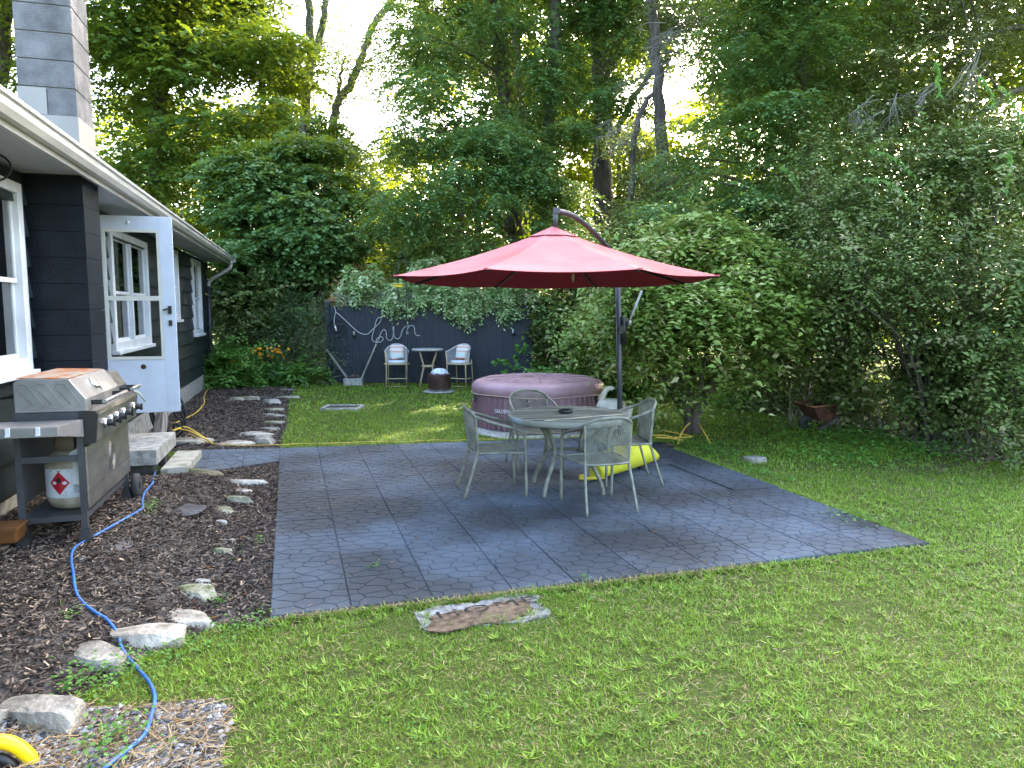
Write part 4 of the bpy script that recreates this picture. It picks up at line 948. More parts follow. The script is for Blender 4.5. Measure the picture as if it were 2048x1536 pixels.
# ================================================================== FENCE AND WHAT STANDS BY IT
FY = 16.66
x0, x1 = P(657, 700, FY).x, P(1063, 700, FY).x
fc = thing('privacy_fence', 'dark blue painted board fence closing the end of the yard', 'fence', ((x0 + x1) / 2, FY, 0))
ox = (x0 + x1) / 2; nb = 42; bw = (x1 - x0) / nb
for i in range(nb):
    mb = MB(); h_ = 1.79 + random.uniform(-.012, .012); cx = x0 + bw * (i + .5) - ox; w2 = bw * .5 + .0012
    if i in (3, 24): w2 -= .002
    dy = .003 * (i % 2) + random.uniform(0, .002)
    mb.prism([(cx - w2, dy, .03), (cx + w2, dy, .03), (cx + w2, dy, h_ - .03), (cx + w2 - .025, dy, h_), (cx - w2 + .025, dy, h_), (cx - w2, dy, h_ - .03)], (0, .02, 0)); mb.build('board', fence_m, fc)
mb = MB()
for z in (.35, 1.0, 1.6): mb.box((0, .045, z), (x1 - x0, .04, .09))
mb.build('rail', fence_m, fc)
for px in (657, 866, 1054):
    x_ = P(px, 700, FY).x - ox; mb = MB(); mb.box((x_, .02 if px != 866 else .09, .93), (.10, .10, 1.86)); po = mb.build('post', fence_m, fc)
    mb = MB(); mb.box((x_, .02, 1.88), (.14, .14, .03)); mb.box((x_, .02, 1.915), (.10, .10, .05), taper=(.5, .5)); mb.build('post_cap', dark_m, po)
    mb = MB(); mb.tube([(x_, -.05, 1.80), (x_, -.05, 1.72)], .015, 8); mb.build('post_lamp', white_m if px != 657 else dark_m, po)
# iron ring ornament
q = P(674, 656, FY); o = thing('ring_ornament', 'black iron ring ornament mounted at the left end of the fence', 'ornament', (q.x, FY - .05, q.z)); mb = MB()
for r_, t_ in ((.195, .014), (.10, .011), (.03, .012)): mb.tube([(r_ * math.cos(a), 0, r_ * math.sin(a)) for a in np.linspace(0, 2 * math.pi, 36, endpoint=False)], t_, 6, closed=True)
mb.build('rings', ring_m, o)
mb = MB()
for k in range(3): a = R(90 + 120 * k); mb.bar((.03 * math.cos(a), 0, .03 * math.sin(a)), (.19 * math.cos(a), 0, .19 * math.sin(a)), .01, .02)
mb.build('spokes', ring_m, o)
# white flex with lamp holder
def onf(px, py, off=.05): return P(px, py, FY - off)
mb = MB(); mb.tube(smooth([onf(*q_, .12) for q_ in [(669, 612), (671, 625), (668, 640), (670, 652)]], 5), .006, 5); mb.tube([onf(670, 652, .12), onf(673, 662, .12)], .02, 8); tag(mb.build('hanging_flex', white_m), 'thin white flex with a small socket hanging over the iron rings', 'cord')
for px, lab, cm in ((708, 'black wall sconce with a cream candle left of the rope lettering', cream_m), (1026, 'black wall sconce with a white candle at the right end of the fence', white_m)):
    q = onf(px, 668 if px > 900 else 672, .09); o = thing('candle_sconce', lab, 'sconce', q, 0, 'candle sconces on the fence')
    mb = MB(); mb.lathe([(.0, 0), (.045, 0), (.055, .012), (.05, .02), (0, .02)], 14); mb.box((0, .06, .0), (.03, .06, .012)); mb.box((0, .085, -.03), (.03, .01, .16)); mb.tube([(0, 0, 0), (0, 0, -.10)], .005, 5); mb.build('bracket', ring_m, o)
    mb = MB(); mb.tube([(0, 0, .02), (0, 0, .105)], .02, 10); mb.build('candle', cm, o)
# rope script
rp = [(672, 626), (690, 642), (710, 660), (728, 668), (741, 664), (751, 650), (760, 640), (762, 636), (757, 635), (750, 645), (744, 672), (747, 684), (757, 687), (765, 680), (766, 674), (759, 674), (751, 683), (757, 668)]
rope = [(672, 624), (691, 641), (709, 658), (722, 667), (735, 668), (746, 658), (757, 648), (762, 640), (761, 636), (757, 635), (752, 643), (749, 656), (745, 670), (745, 680), (752, 685), (761, 684), (766, 679), (764, 674), (757, 675), (752, 681), (755, 683), (758, 678), (761, 668), (766, 660), (770, 660), (773, 667), (773, 675), (778, 681), (784, 678), (787, 668), (787, 656), (787, 655), (786, 656), (787, 664), (789, 674), (795, 678), (801, 673), (805, 660), (811, 653), (817, 652), (815, 658), (813, 665), (814, 669), (816, 666), (814, 660), (818, 653), (825, 651), (829, 656), (830, 667), (835, 671), (840, 671)]
mb = MB(); mb.tube(smooth([onf(x_, y_, .035 + .006 * (i % 2)) for i, (x_, y_) in enumerate(rope)], 4), .011, 6); tag(mb.build('rope_lettering', rope_m), 'grey rope bent into looping handwriting across the dark fence', 'rope sign')
mb = MB(); mb.tube([onf(787 + 1.6 * math.cos(a), 656 + 3 * math.sin(a), .045) for a in np.linspace(0, 6.28, 12, endpoint=False)], .007, 5, closed=True); tag(mb.build('rope_loop', rope_m), 'tiny rope eyelet dotting the letter i on the fence', 'rope')
# V of planks in a cinder block
bk = G(712, 768); cb = thing('cinder_block', 'pale cinder block planter at the foot of the fence', 'block', (bk.x, bk.y - .25, 0)); bkx, bky = bk.x, bk.y - .25
mb = MB()
mb.box((0, -.09, .075), (.42, .03, .17)); mb.box((0, .09, .075), (.42, .03, .17)); mb.box((-.195, 0, .075), (.03, .15, .17)); mb.box((.195, 0, .075), (.03, .15, .17)); mb.box((0, 0, .03), (.36, .15, .06)); mb.build('shell', conc_m, cb, bevel=.006)
for (a_, b_, lab) in (((653, 699), (700, 759), 'weathered plank leaning left out of the cinder block'), ((753, 688), (722, 757), 'weathered plank leaning right out of the cinder block')):
    pa, pb_ = P(*a_, FY - .1), P(*b_, FY - .25); mb = MB(); mb.bar((pa.x, FY - .09, pa.z), (pb_.x, FY - .27, pb_.z - .04), .03, .095, up=(0, 1, 0)); tag(mb.build('leaning_plank', wood_old), lab, 'plank', 'planks leaning in a V against the fence')
for i, (dx, dy, rz) in enumerate(((-.06, -.02, 20), (.05, .02, -25), (.0, -.03, 70))):
    mb = MB(); c_, s_ = math.cos(R(rz)), math.sin(R(rz)); z_ = .17 + .02 * i
    mb.tube([(bkx + dx - .09 * c_, bky + dy - .05 * s_, z_), (bkx + dx + .09 * c_, bky + dy + .05 * s_, z_ + .02)], .032, 7); tag(mb.build('log', bark_m), ['split log lying left in the cinder block', 'split log lying right in the cinder block', 'small log across the top of the cinder block'][i], 'log', 'logs in the cinder block')
# bar chairs
def bar_chair():
    t = thing('bar_chair', '', 'chair', (0, 0, 0), 0, 'woven counter chairs by the fence')
    for sx in (-1, 1):
        mb = MB(); mb.tube([(sx * .235, -.20, 0), (sx * .225, -.20, .52), (sx * .24, -.22, .80)], .014, 8); mb.build('front_leg', bamb_m, t)
        mb = MB(); mb.tube([(sx * .20, .25, 0), (sx * .19, .18, .52), (sx * .19, .17, .60)], .013, 8); mb.build('rear_leg', bamb_m, t)
    mb = MB(); mb.tube([(-.23, -.20, .20), (.23, -.20, .20)], .010, 6); mb.tube([(-.23, -.20, .03), (.23, -.20, .03)], .006, 6); mb.tube([(-.23, -.2, .2), (-.2, .23, .2)], .008, 6); mb.tube([(.23, -.2, .2), (.2, .23, .2)], .008, 6); mb.build('footrest', bamb_m, t)
    mb = MB(); mb.tube(smooth([(-.225, -.2, .52), (.225, -.2, .52), (.20, .17, .52), (-.20, .17, .52)], 3, True), .016, 8, closed=True); mb.box((0, -.01, .515), (.38, .34, .02)); mb.build('seat_frame', bamb_m, t)
    def rim(a):      # a from 0 (front left) to 1 (front right) around the back
        th_ = math.pi * a; x_ = -.25 * math.cos(th_); y_ = -.20 + .42 * math.sin(th_) ** .75; z_ = .79 + .15 * math.sin(th_) ** 1.4; return Vector((x_, y_, z_))
    def low(a):
        th_ = math.pi * a; return Vector((-.225 * math.cos(th_), -.20 + .38 * math.sin(th_) ** .75, .53))
    mb = MB(); mb.tube([rim(i / 24) for i in range(25)], .017, 8); mb.build('back_rim', rattan_m, t)
    mb = MB()
    for i in range(1, 46): a = i / 46; mb.bar(low(a), rim(a), .006, .012)
    mb.build('woven_back', rattan_m, t)['kind'] = 'stuff'
    mb = MB(); mb.lathe([(0, .53), (.19, .53), (.212, .55), (.21, .575), (.18, .592), (0, .597)], 20, c=(0, -.02, 0)); mb.build('seat_cushion', cush_m, t)
    return t
bp1 = G(797, 772); bc = bar_chair(); bc.location = (bp1.x, bp1.y - .18, 0); bc.rotation_euler = (0, 0, R(8)); bc['label'] = 'woven counter chair left of the bar table with a striped pillow'
bp2 = G(922, 772); copytree(bc, (bp2.x, bp2.y - .18, 0), R(-22), 'woven counter chair right of the bar table beside the fire pit')
stripe = None
def stripe_mat():
    m, t, b = nodes('striped_pillow'); tc = t.nodes.new('ShaderNodeTexCoord'); sp = t.nodes.new('ShaderNodeSeparateXYZ'); t.links.new(tc.outputs['Generated'], sp.inputs[0])
    cr = t.nodes.new('ShaderNodeValToRGB'); cr.color_ramp.interpolation = 'CONSTANT'; e = cr.color_ramp.elements
    cols_ = [(0, (.42, .15, .09)), (.14, (.55, .52, .46)), (.30, (.42, .55, .52)), (.42, (.55, .5, .42)), (.55, (.50, .28, .2)), (.62, (.62, .56, .5)), (.80, (.55, .33, .24)), (.9, (.62, .52, .46))]
    e[0].color = (*cols_[0][1], 1); e[0].position = 0; e[1].position = cols_[1][0]; e[1].color = (*cols_[1][1], 1)
    for p_, c_ in cols_[2:]: q_ = e.new(p_); q_.color = (*c_, 1)
    t.links.new(sp.outputs[2], cr.inputs[0]); t.links.new(cr.outputs[0], b.inputs['Base Color']); b.inputs['Roughness'].default_value = .9; return m
stripe = stripe_mat()
def pillow(loc, rz, label, slump):
    t = thing('striped_pillow', label, 'pillow', loc, rz, 'striped pillows on the counter chairs')
    mb = MB()
    def pf(sgn):
        def f(u_, v_):
            a, b = u_ * 2 - 1, v_ * 2 - 1; th_ = .075 * (max(0, (1 - a ** 4) * (1 - b ** 4))) ** .5; return (a * .165 * (1 - .06 * b * b), sgn * th_ + .02 + .10 * v_, .165 + b * .165 * (1 - .06 * a * a) + slump * .02 * math.sin(a * 3) * (1 - v_))
        return f
    mb.grid(pf(1), 12, 12); mb.grid(pf(-1), 12, 12); mb.build('cover', stripe, t)
    mb = MB()
    for i in range(12): x_ = -.07 + i * .014; mb.tube([(x_, .105, .31), (x_ + .002, .085, .29)], .004, 4)
    mb.build('stitching', black_m, t)
for cobj, lab, sl_ in ((bc, 'striped pillow slumped on the left counter chair', 1.5), (bpy.data.objects['bar_chair.001'], 'striped pillow upright on the right counter chair', 0)):
    a = cobj.rotation_euler[2]; o_ = Matrix.Rotation(a, 3, 'Z') @ Vector((0, .05, .598)); pillow(Vector(cobj.location) + o_, a, lab, sl_)
bt = G(857, 772); t = thing('bar_table', 'round bamboo legged bar table between the counter chairs', 'table', (bt.x, bt.y - .05, 0))
mb = MB(); mb.lathe([(0, .80), (.34, .80), (.355, .81), (.36, .83), (.345, .845), (0, .85)], 36); mb.build('tabletop', mat('grey_tabletop', (.36, .35, .31), rough=.6, var=.2), t)
for k in range(4):
    a = R(45 + 90 * k + 10); mb = MB(); mb.tube([(.28 * math.cos(a), .28 * math.sin(a), 0), (.13 * math.cos(a), .13 * math.sin(a), .45), (.27 * math.cos(a), .27 * math.sin(a), .80)], .014, 8); mb.build('leg', bamb_m, t)
mb = MB(); mb.lathe([(.13, .44), (.15, .44), (.15, .47), (.13, .47), (.13, .44)], 16); mb.build('waist_ring', bamb_m, t)
# fire pit with a bag on it
fp = G(877, 786); t = thing('fire_pit', 'brown cylindrical steel fire pit on a round paver', 'fire pit', (fp.x, fp.y + .24, 0))
mb = MB(); mb.lathe([(0, .0), (.33, .0), (.33, .02), (0, .02)], 28); mb.build('paver', conc_m, t)
mb = MB(); mb.lathe([(.215, .06), (.235, .08), (.24, .36), (.243, .375), (.21, .385), (.20, .36), (.18, .10), (0, .09)], 36); mb.build('drum', brownm, t)
for k in range(36):
    a = 2 * math.pi * k / 36; mb = MB(); mb.box((.215 * math.cos(a), .215 * math.sin(a), .05), (.01, .02, .06), Matrix.Rotation(a, 3, 'Z')); mb.build('vent_slat', steelp_m, t)
mb = MB(); mb.lathe([(.0, .022), (.205, .022), (.205, .06), (.215, .065)], 36); mb.build('base_ring', dark_m, t)
def bagf(u_, v_):
    a = 2 * math.pi * u_; r_ = .17 * math.sin(v_ * math.pi / 2) * (1 + .12 * math.sin(3 * a) + .07 * math.sin(7 * a)); return (r_ * math.cos(a), r_ * math.sin(a) * .8, .11 * math.cos(v_ * math.pi / 2) + .012 * math.sin(5 * a + v_ * 4) * v_)
mb = MB(); mb.grid(bagf, 32, 8); o = mb.build('plastic_bag', mat('white_plastic_bag', (.55, .60, .66), rough=.35, var=.15, scale=20)); o.location = (fp.x - .0, fp.y + .22, .385); tag(o, 'crumpled whitish plastic bag on top of the fire pit', 'bag')
# tiki torch
q = P(1140, 760, 15.4); t = thing('tiki_torch', 'bamboo tiki torch standing behind the hot tub', 'torch', (q.x, 15.4, 0))
mb = MB()
for k in range(4):
    a = R(90 * k + 30); mb.tube([(.014 * math.cos(a), .014 * math.sin(a), 0), (.014 * math.cos(a), .014 * math.sin(a), .58), (.045 * math.cos(a), .045 * math.sin(a), .80)], .009, 5)
mb.build('pole', bamb_m, t); mb = MB(); mb.lathe([(0, .68), (.03, .68), (.038, .80), (.03, .82), (.012, .84), (.01, .87), (0, .87)], 12); mb.build('canister', steelp_m, t); mb = MB(); mb.lathe([(.02, .56), (.024, .57), (.02, .58)], 10); mb.build('binding', seam_m, t)
# bird feeder
q = P(797, 572, 15.5); t = thing('bird_feeder', 'yellow hanging feeder seen below the left tip of the umbrella', 'feeder', q)
mb = MB(); mb.box((0, 0, 0), (.18, .14, .05), taper=(1.15, 1.15)); mb.build('tray', mat('feeder_yellow', (.50, .40, .03)), t); mb = MB(); mb.box((0, 0, .045), (.24, .2, .02)); mb.build('roof', mat('feeder_roof', (.35, .30, .05)), t)
mb = MB(); mb.tube([(.16, .06, -q.z), (.16, .06, .5), (.1, .05, .56), (0, 0, .5), (0, 0, .03)], .008, 5); mb.build('hanger', dark_m, t)
# drain frame in the lawn
a_ = [G(*q_) for q_ in [(640, 816), (728, 809), (732, 817), (650, 824)]]; t = thing('drain_frame', 'sunken concrete frame with a dark cover in the lawn', 'drain', ((a_[0].x + a_[2].x) / 2, (a_[0].y + a_[2].y) / 2, 0))
mb = MB(); mb.box((0, 0, .006), (.55, .42, .03)); mb.build('cover', mat('dark_cover', (.03, .035, .03), rough=.9), t); mb = MB()
for s_ in (-1, 1): mb.box((0, s_ * .23, .012), (.66, .05, .045)); mb.box((s_ * .305, 0, .012), (.05, .41, .045))
mb.build('frame', conc_m, t)
# door mat on a stone
t = G(975, 1218); ang = math.atan2((G(1060, 1205) - G(860, 1240)).y, (G(1060, 1205) - G(860, 1240)).x)
def rag(pxs, z0, z1, ref, k=4, j=.012):
    pts = [G(*q_, z1) for q_ in pxs]; out = []
    for i, p_ in enumerate(pts):
        n_ = pts[(i + 1) % len(pts)]
        for t_ in range(k): v_ = p_.lerp(n_, t_ / k); out.append(Vector((v_.x - ref.x + random.gauss(0, j), v_.y - ref.y + random.gauss(0, j), z0)))
    return MB().prism(out, (0, 0, z1 - z0))
so = rag([(832, 1224), (870, 1212), (950, 1206), (975, 1193), (1048, 1182), (1074, 1193), (1080, 1212), (1108, 1226), (1050, 1240), (950, 1250), (850, 1262)], -.01, .009, t).build('stepping_stone', mat('pale_flagstone', (.13, .13, .115), rough=.95, var=.4, scale=16, bump=.9, bscale=60, c2=(.30, .30, .29))); so.location = (t.x, t.y, 0); tag(so, 'pale flat flagstone half buried in front of the patio', 'stone')
dm_ = thing('door_mat', 'worn brown coir door mat reading HOME on the flagstone', 'door mat', (t.x, t.y, 0))
rag([(852, 1262), (864, 1234), (905, 1221), (960, 1213), (1030, 1197), (1058, 1204), (1062, 1226), (1010, 1242), (950, 1250), (890, 1264)], .009, .017, t, 5, .008).build('coir', mat('coir', (.14, .085, .05), rough=1, var=.4, scale=22, bump=1, bscale=200, c2=(.25, .175, .11)), dm_)
vs_, fs_ = letters('HOME', .17, 0, 0, 0); xa, xb = min(v[0] for v in vs_), max(v[0] for v in vs_); mb = MB(); ca, sa = math.cos(ang), math.sin(ang); lx = [((v[0] - (xa + xb) / 2) * .60 / (xb - xa), v[1] * .8 - .055) for v in vs_]; mb.add([(ca * x_ - sa * y_, sa * x_ + ca * y_, .0175 + v[2] * .3) for (x_, y_), v in zip(lx, vs_)], fs_)
mb.build('lettering', mat('worn_black_print', (.022, .018, .015), rough=1, var=.5, scale=25, c2=(.09, .062, .042), lo=.45, hi=.65), dm_)

# ---- wheelbarrow
q = GZ(1642, 858); wb = thing('wheelbarrow', 'rusty wheelbarrow parked under the hedge', 'wheelbarrow', (q.x, q.y, 0), R(12))
mb = MB(); rustb = mat('barrow_rust', (.085, .035, .022), rough=.75, var=.35, scale=8)
A4 = [(-.30, -.24, .36), (.26, -.26, .40), (.26, .26, .40), (-.30, .24, .36)]; B4 = [(-.12, -.14, .14), (.12, -.16, .13), (.12, .16, .13), (-.12, .14, .14)]
mb.add(A4 + B4, [(4, 5, 1, 0), (5, 6, 2, 1), (6, 7, 3, 2), (7, 4, 0, 3), (4, 7, 6, 5)]); tr_ = mb.build('tray', rustb, wb); so_ = tr_.modifiers.new('s', 'SOLIDIFY'); so_.thickness = .012
mb = MB(); mb.tube([Vector(p_) for p_ in A4], .012, 6, closed=True); mb.build('rim', mat('barrow_rim', (.22, .09, .035), rough=.6), wb)
for s_ in (-1, 1):
    mb = MB(); mb.bar((-.18, s_ * .2, .02), (.52, s_ * .26, .44), .04, .04); mb.build('handle', bark_m, wb)
    mb = MB(); mb.bar((.10, s_ * .24, .0), (.12, s_ * .22, .22), .035, .03); mb.build('leg', bark_m, wb)
mb = MB(); mb.bar((.10, -.24, .11), (.5, -.24, .10), .03, .03); mb.bar((-.05, -.2, .03), (.12, -.22, .2), .02, .02); mb.build('brace', bark_m, wb)
mb = MB(); mb.lathe([(.03, -.02), (.09, -.02), (.105, 0), (.09, .02), (.03, .02)], 18, c=(-.26, 0, .105), M=Matrix.Rotation(R(90), 3, 'X')); mb.build('wheel', rubber_m, wb)
# blue tarp
q = G(1305, 786); mb = MB(); rr = random.Random(4); hh = [[rr.random() for _ in range(14)] for _ in range(10)]
mb.grid(lambda u_, v_: (q.x - .45 + u_ * .95 + .05 * hh[int(v_ * 8)][int(u_ * 12)], q.y + .15 + v_ * .5, .02 + .26 * math.sin(u_ * math.pi) ** .6 * (1 - u_ * .5) * math.sin(min(1, v_ * 1.5) * math.pi / 2) * (.5 + hh[int(v_ * 8)][int(u_ * 12)])), 12, 8, False)
tag(mb.build('blue_tarp', mat('tarp_blue', (.03, .16, .55), rough=.4, var=.15)), 'crumpled blue tarp in the weeds behind the pump', 'tarp')

# ================================================================== CORDS
def cord(name, px, r_, m, label, cat='cord', dz=.022, k=6):
    pts = [GZ(q_[0], q_[1], dz + (q_[2] if len(q_) > 2 else 0)) for q_ in px]
    mb = MB(); mb.tube(smooth(pts, k), r_, 7); o = mb.build(name, m); return tag(o, label, cat)
cord('blue_cable', [(344, 897, .03), (322, 925, .05), (311, 950, .02), (306, 970), (290, 990), (285, 1010), (285, 1022), (265, 1035), (230, 1055), (195, 1075), (165, 1092), (148, 1105), (143, 1125), (147, 1155), (152, 1190), (165, 1212), (190, 1232), (215, 1248), (235, 1275), (242, 1300), (255, 1322), (275, 1345), (300, 1375), (310, 1405), (303, 1440), (290, 1478), (262, 1505), (225, 1535), (150, 1600)], .0085, bcord_m, 'blue extension cord running from the step across the mulch to the gravel')
cord('yellow_cable', [(345, 888, .16), (365, 884, .15), (390, 886, .06), (420, 895, .04), (470, 897, .02), (560, 896, .02), (600, 892, .01), (650, 893, .02), (700, 890, .01), (760, 889, .02), (820, 888, .01), (870, 886, .02), (910, 886, .01), (950, 884, .02), (990, 884, .01)], .0045, ycord_m, 'yellow cord lying along the far edge of the patio')
cord('yellow_cable', [(348, 890, .16), (372, 883, .17), (400, 888, .10), (425, 896, .04), (415, 893, .06), (380, 889, .15), (352, 885, .16)], .010, ycord_m, 'bunched loop of yellow cord on the flat stone by the steps')
cord('yellow_cable', [(345, 852), (370, 840), (392, 828), (408, 810), (408, 798), (412, 786), (422, 775)], .010, ycord_m, 'yellow cord snaking over the far mulch bed along the house')
cord('yellow_cable', [(1300, 874), (1330, 874), (1352, 880), (1366, 884), (1340, 880), (1310, 878), (1345, 878), (1385, 877), (1365, 872), (1330, 865)], .009, ycord_m, 'tangled yellow cord around the foot of the burning bush')
cord('yellow_cable', [(1356, 891, 0), (1362, 880, .06), (1375, 870, .12), (1392, 866, .14), (1405, 875, .08), (1420, 889, 0)], .011, ycord_m, 'stiff yellow cord arching up beside the patio corner')

# ================================================================== STONES
def stone(px, py, wpx, hpx, m, label, flat=.5, seed=0, depth=None, rz=None, grp='edging stones of the mulch beds', dz=0.0):
    p_ = GZ(px, py + hpx * .25); W_ = wpx / F * p_.y * 1.16; r_ = random.Random(seed * 7 + 3)
    Hh = max(.03, hpx / F * p_.y * .62 * flat * 1.6); Dp = depth or W_ * .55
    # convex angular rock: icosphere with planar cuts
    import bmesh
    bm = bmesh.new(); bmesh.ops.create_icosphere(bm, subdivisions=3, radius=1)
    planes = []
    for _ in range(9):
        v_ = Vector((r_.gauss(0, 1), r_.gauss(0, 1), r_.gauss(0, .7))).normalized(); planes.append((v_, r_.uniform(.52, .82)))
    planes.append((Vector((r_.uniform(-.15, .15), r_.uniform(-.15, .15), 1)).normalized(), .55))
    for v in bm.verts:
        for n_, d_ in planes:
            e_ = v.co.dot(n_) - d_
            if e_ > 0: v.co -= n_ * e_ * .92
        v.co *= 1 + r_.uniform(-.018, .018)
        v.co.x *= W_ * .62; v.co.y *= Dp * .62; v.co.z = v.co.z * Hh * 1.0
    me_ = bpy.data.meshes.new('stone'); bm.to_mesh(me_); bm.free(); me_.materials.append(m)
    o = bpy.data.objects.new('stone', me_); COL.objects.link(o); o.location = (p_.x, p_.y, p_.z + Hh * .02 + dz); o.rotation_euler = (0, 0, R(rz) if rz is not None else r_.uniform(-.4, .4))
    return tag(o, label, 'stone', grp)
sgrey = mat('grey_stone', (.16, .145, .115), rough=.9, var=.35, scale=7, bump=.9, bscale=30, c2=(.33, .305, .255))
stan = mat('tan_stone', (.22, .195, .15), rough=.9, var=.35, scale=7, bump=.7, bscale=30, c2=(.42, .38, .31))
smoss = mat('mossy_stone', (.13, .145, .045), rough=.95, var=.3, scale=9, bump=.8, bscale=40, c2=(.33, .31, .24))
swhite = mat('white_stone', (.27, .25, .21), rough=.9, var=.35, scale=9, bump=.8, bscale=40, c2=(.44, .42, .36))
sdark = mat('dark_slate', (.035, .034, .036), rough=.9, var=.4, scale=6, bump=.8, bscale=25, c2=(.075, .073, .075))
for i, a in enumerate([
    (84, 1418, 150, 78, sgrey, 'big pale faced edging block nearest the camera by the gravel', .8),
    (-5, 1425, 60, 60, sgrey, 'grey stone cut off by the frame left of the biggest block', .6),
    (200, 1300, 108, 78, sgrey, 'cracked grey stone left of the blue cord', .55),
    (290, 1268, 138, 66, stan, 'large smooth tan boulder right beside the blue cord', .7),
    (376, 1232, 96, 48, stan, 'flat tan slab with a pit pointing to the patio corner', .5),
    (392, 1184, 92, 36, smoss, 'layered mossy grey rock alone in the mulch', .8),
    (393, 1160, 42, 16, swhite, 'small pale flake just behind the layered mossy rock', .6),
    (446, 1102, 38, 26, smoss, 'small squarish yellow green stone in the mulch line', .8),
    (452, 1080, 36, 14, swhite, 'thin white flake above the yellow green stone', .5),
    (445, 1042, 26, 32, swhite, 'narrow curved white stone in the mulch line', .5),
    (447, 1020, 50, 18, smoss, 'dark mossy stone behind the curved white one', .7),
    (477, 998, 54, 30, smoss, 'rounded lichen covered stone near the walk', .8),
    (487, 980, 44, 14, swhite, 'pale triangular stone under the broad white slab', .6),
    (492, 962, 66, 26, swhite, 'broad white slab closing the stone row at the walk', .6),
    (527, 880, 52, 26, sgrey, 'domed grey stone at the corner where walk meets lawn', 1.0),
    (470, 886, 68, 12, stan, 'long low tan stone edging the walk behind the cord', .9),
    (376, 882, 78, 18, stan, 'flat tan stone under the bunched yellow cord', .8),
    (515, 866, 56, 16, swhite, 'pale sloping slab behind the domed stone', .5),
    (543, 857, 38, 14, sgrey, 'grey slab second along the lawn edge from the domed stone', .6),
    (552, 844, 34, 14, smoss, 'olive grey slab third along the lawn edge', .7),
    (555, 830, 34, 12, sgrey, 'long grey slab fourth along the lawn edge', .6),
    (538, 829, 20, 8, swhite, 'little white stone beside the fourth edge slab', .8),
    (549, 818, 36, 12, smoss, 'sandy olive slab behind the little white stone', .6),
    (546, 803, 36, 16, swhite, 'bright white boulder at the far bed corner', 1.0),
    (500, 797, 34, 14, smoss, 'mossy stone left of the bright white boulder', .9),
    (474, 798, 30, 14, smoss, 'leftmost mossy stone of the far cross row', .9),
    (528, 795, 24, 10, sdark, 'dark slate wedge behind the bright white boulder', .8),
    (575, 793, 36, 10, sgrey, 'pale grey slab at the lawn corner of the far bed', .5),
    (572, 779, 32, 8, sgrey, 'thin grey slab furthest back at the flower border', .5),
    (404, 943, 104, 26, None, 'long mossy split rail lying at the foot of the low step', .6),
    (166, 1117, 24, 12, swhite, 'smooth egg shaped pale pebble beside the blue cord', 1.0),
    (1512, 920, 46, 16, sgrey, 'flat grey rock lying in the grass right of the patio', 1.2),
    (1326, 893, 20, 10, stan, 'small pinkish rock at the patio corner by the hose', 1.0),
    (352, 1010, 90, 26, sdark, 'flat dark slate slab pressed into the mulch mid bed', .15),
    (205, 1078, 90, 36, sdark, 'dark slate slab by the front foot of the grill', .15),
]):
    m_ = a[4] or mat('mossy_wood', (.09, .095, .03), rough=.95, var=.4, scale=3, aniso=(1, 8, 8), bump=.9, bscale=12, c2=(.22, .19, .12))
    kw = {}
    if a[4] is None: kw = dict(depth=.14, rz=-22)
    elif a[4] is sdark and a[6] < .2: kw = dict(depth=.34)
    if a[0] == 86: kw = dict(depth=.20, rz=14)
    o = stone(a[0], a[1], a[2], a[3], m_, a[5], flat=a[6], seed=i, dz=(-.012 if a[4] is sdark and a[6] < .2 else 0), grp=(None if a[0] > 1000 or a[4] is None else 'edging stones of the mulch beds'), **kw)

# ================================================================== STUFF ON THE GROUND
def scatter_poly(poly, n, r=None):
    r = r or rng; Pq = np.array(poly); lo = Pq.min(0); hi = Pq.max(0); out = []
    while sum(len(o) for o in out) < n:
        q_ = lo + (hi - lo) * r.random((n * 2, 2)); q_ = q_[inpoly(q_[:, 0], q_[:, 1], poly)]; out.append(q_)
    return np.concatenate(out)[:n]
def chips(name, xy, L, W, m, label, tilt=.35, lift=.012, tonep=None):
    n = len(xy); z = gz(xy[:, 0], xy[:, 1]) + lift; a = rng.random(n) * 2 * math.pi
    D = nrm(np.stack([np.cos(a), np.sin(a), rng.normal(size=n) * tilt], 1)); S = nrm(np.stack([-np.sin(a), np.cos(a), rng.normal(size=n) * tilt], 1))
    l = L * (.4 + 1.1 * rng.random(n))[:, None] / 2; w_ = W * (.5 + rng.random(n))[:, None] / 2
    C = np.stack([xy[:, 0], xy[:, 1], z + rng.random(n) * .012], 1); Nn = np.cross(D, S) * (W * .35)
    # chip = shallow wedge: top quad and one long side
    A1, A2, A3, A4 = C - D * l - S * w_, C + D * l - S * w_ * .6, C + D * l * .9 + S * w_ * .7, C - D * l + S * w_
    top = np.stack([A1 + Nn, A2 + Nn, A3 + Nn, A4 + Nn], 1); s1 = np.stack([A1 - Nn, A2 - Nn, A2 + Nn, A1 + Nn], 1)
    V = np.concatenate([top, s1], 1).reshape(-1, 3); t_ = np.clip(rng.beta(1.7, 2.5, n) if tonep is None else tonep, 0, 1); t_ = np.repeat(t_, 2)
    o = npmesh(name, V, 4, t_, m); tag(o, label, kind='stuff'); return o
near = scatter_poly(bed_poly, 30000); near = near[rng.random(len(near)) < np.clip(5.2 / np.maximum(near[:, 1], 1), .25, 1)]
chips('mulch', near, .034, .008, mulch_m, 'dark shredded bark mulch with tan slivers near the grill')
chips('mulch', scatter_poly(bed2_poly, 9000), .045, .012, mulch_m, 'shredded bark mulch in the far bed')
chips('wood_litter', scatter_poly(litter_poly, 2600), .10, .012, mulch_m, 'broken twigs and litter under the hedge', tonep=rng.beta(3, 2, 2600))
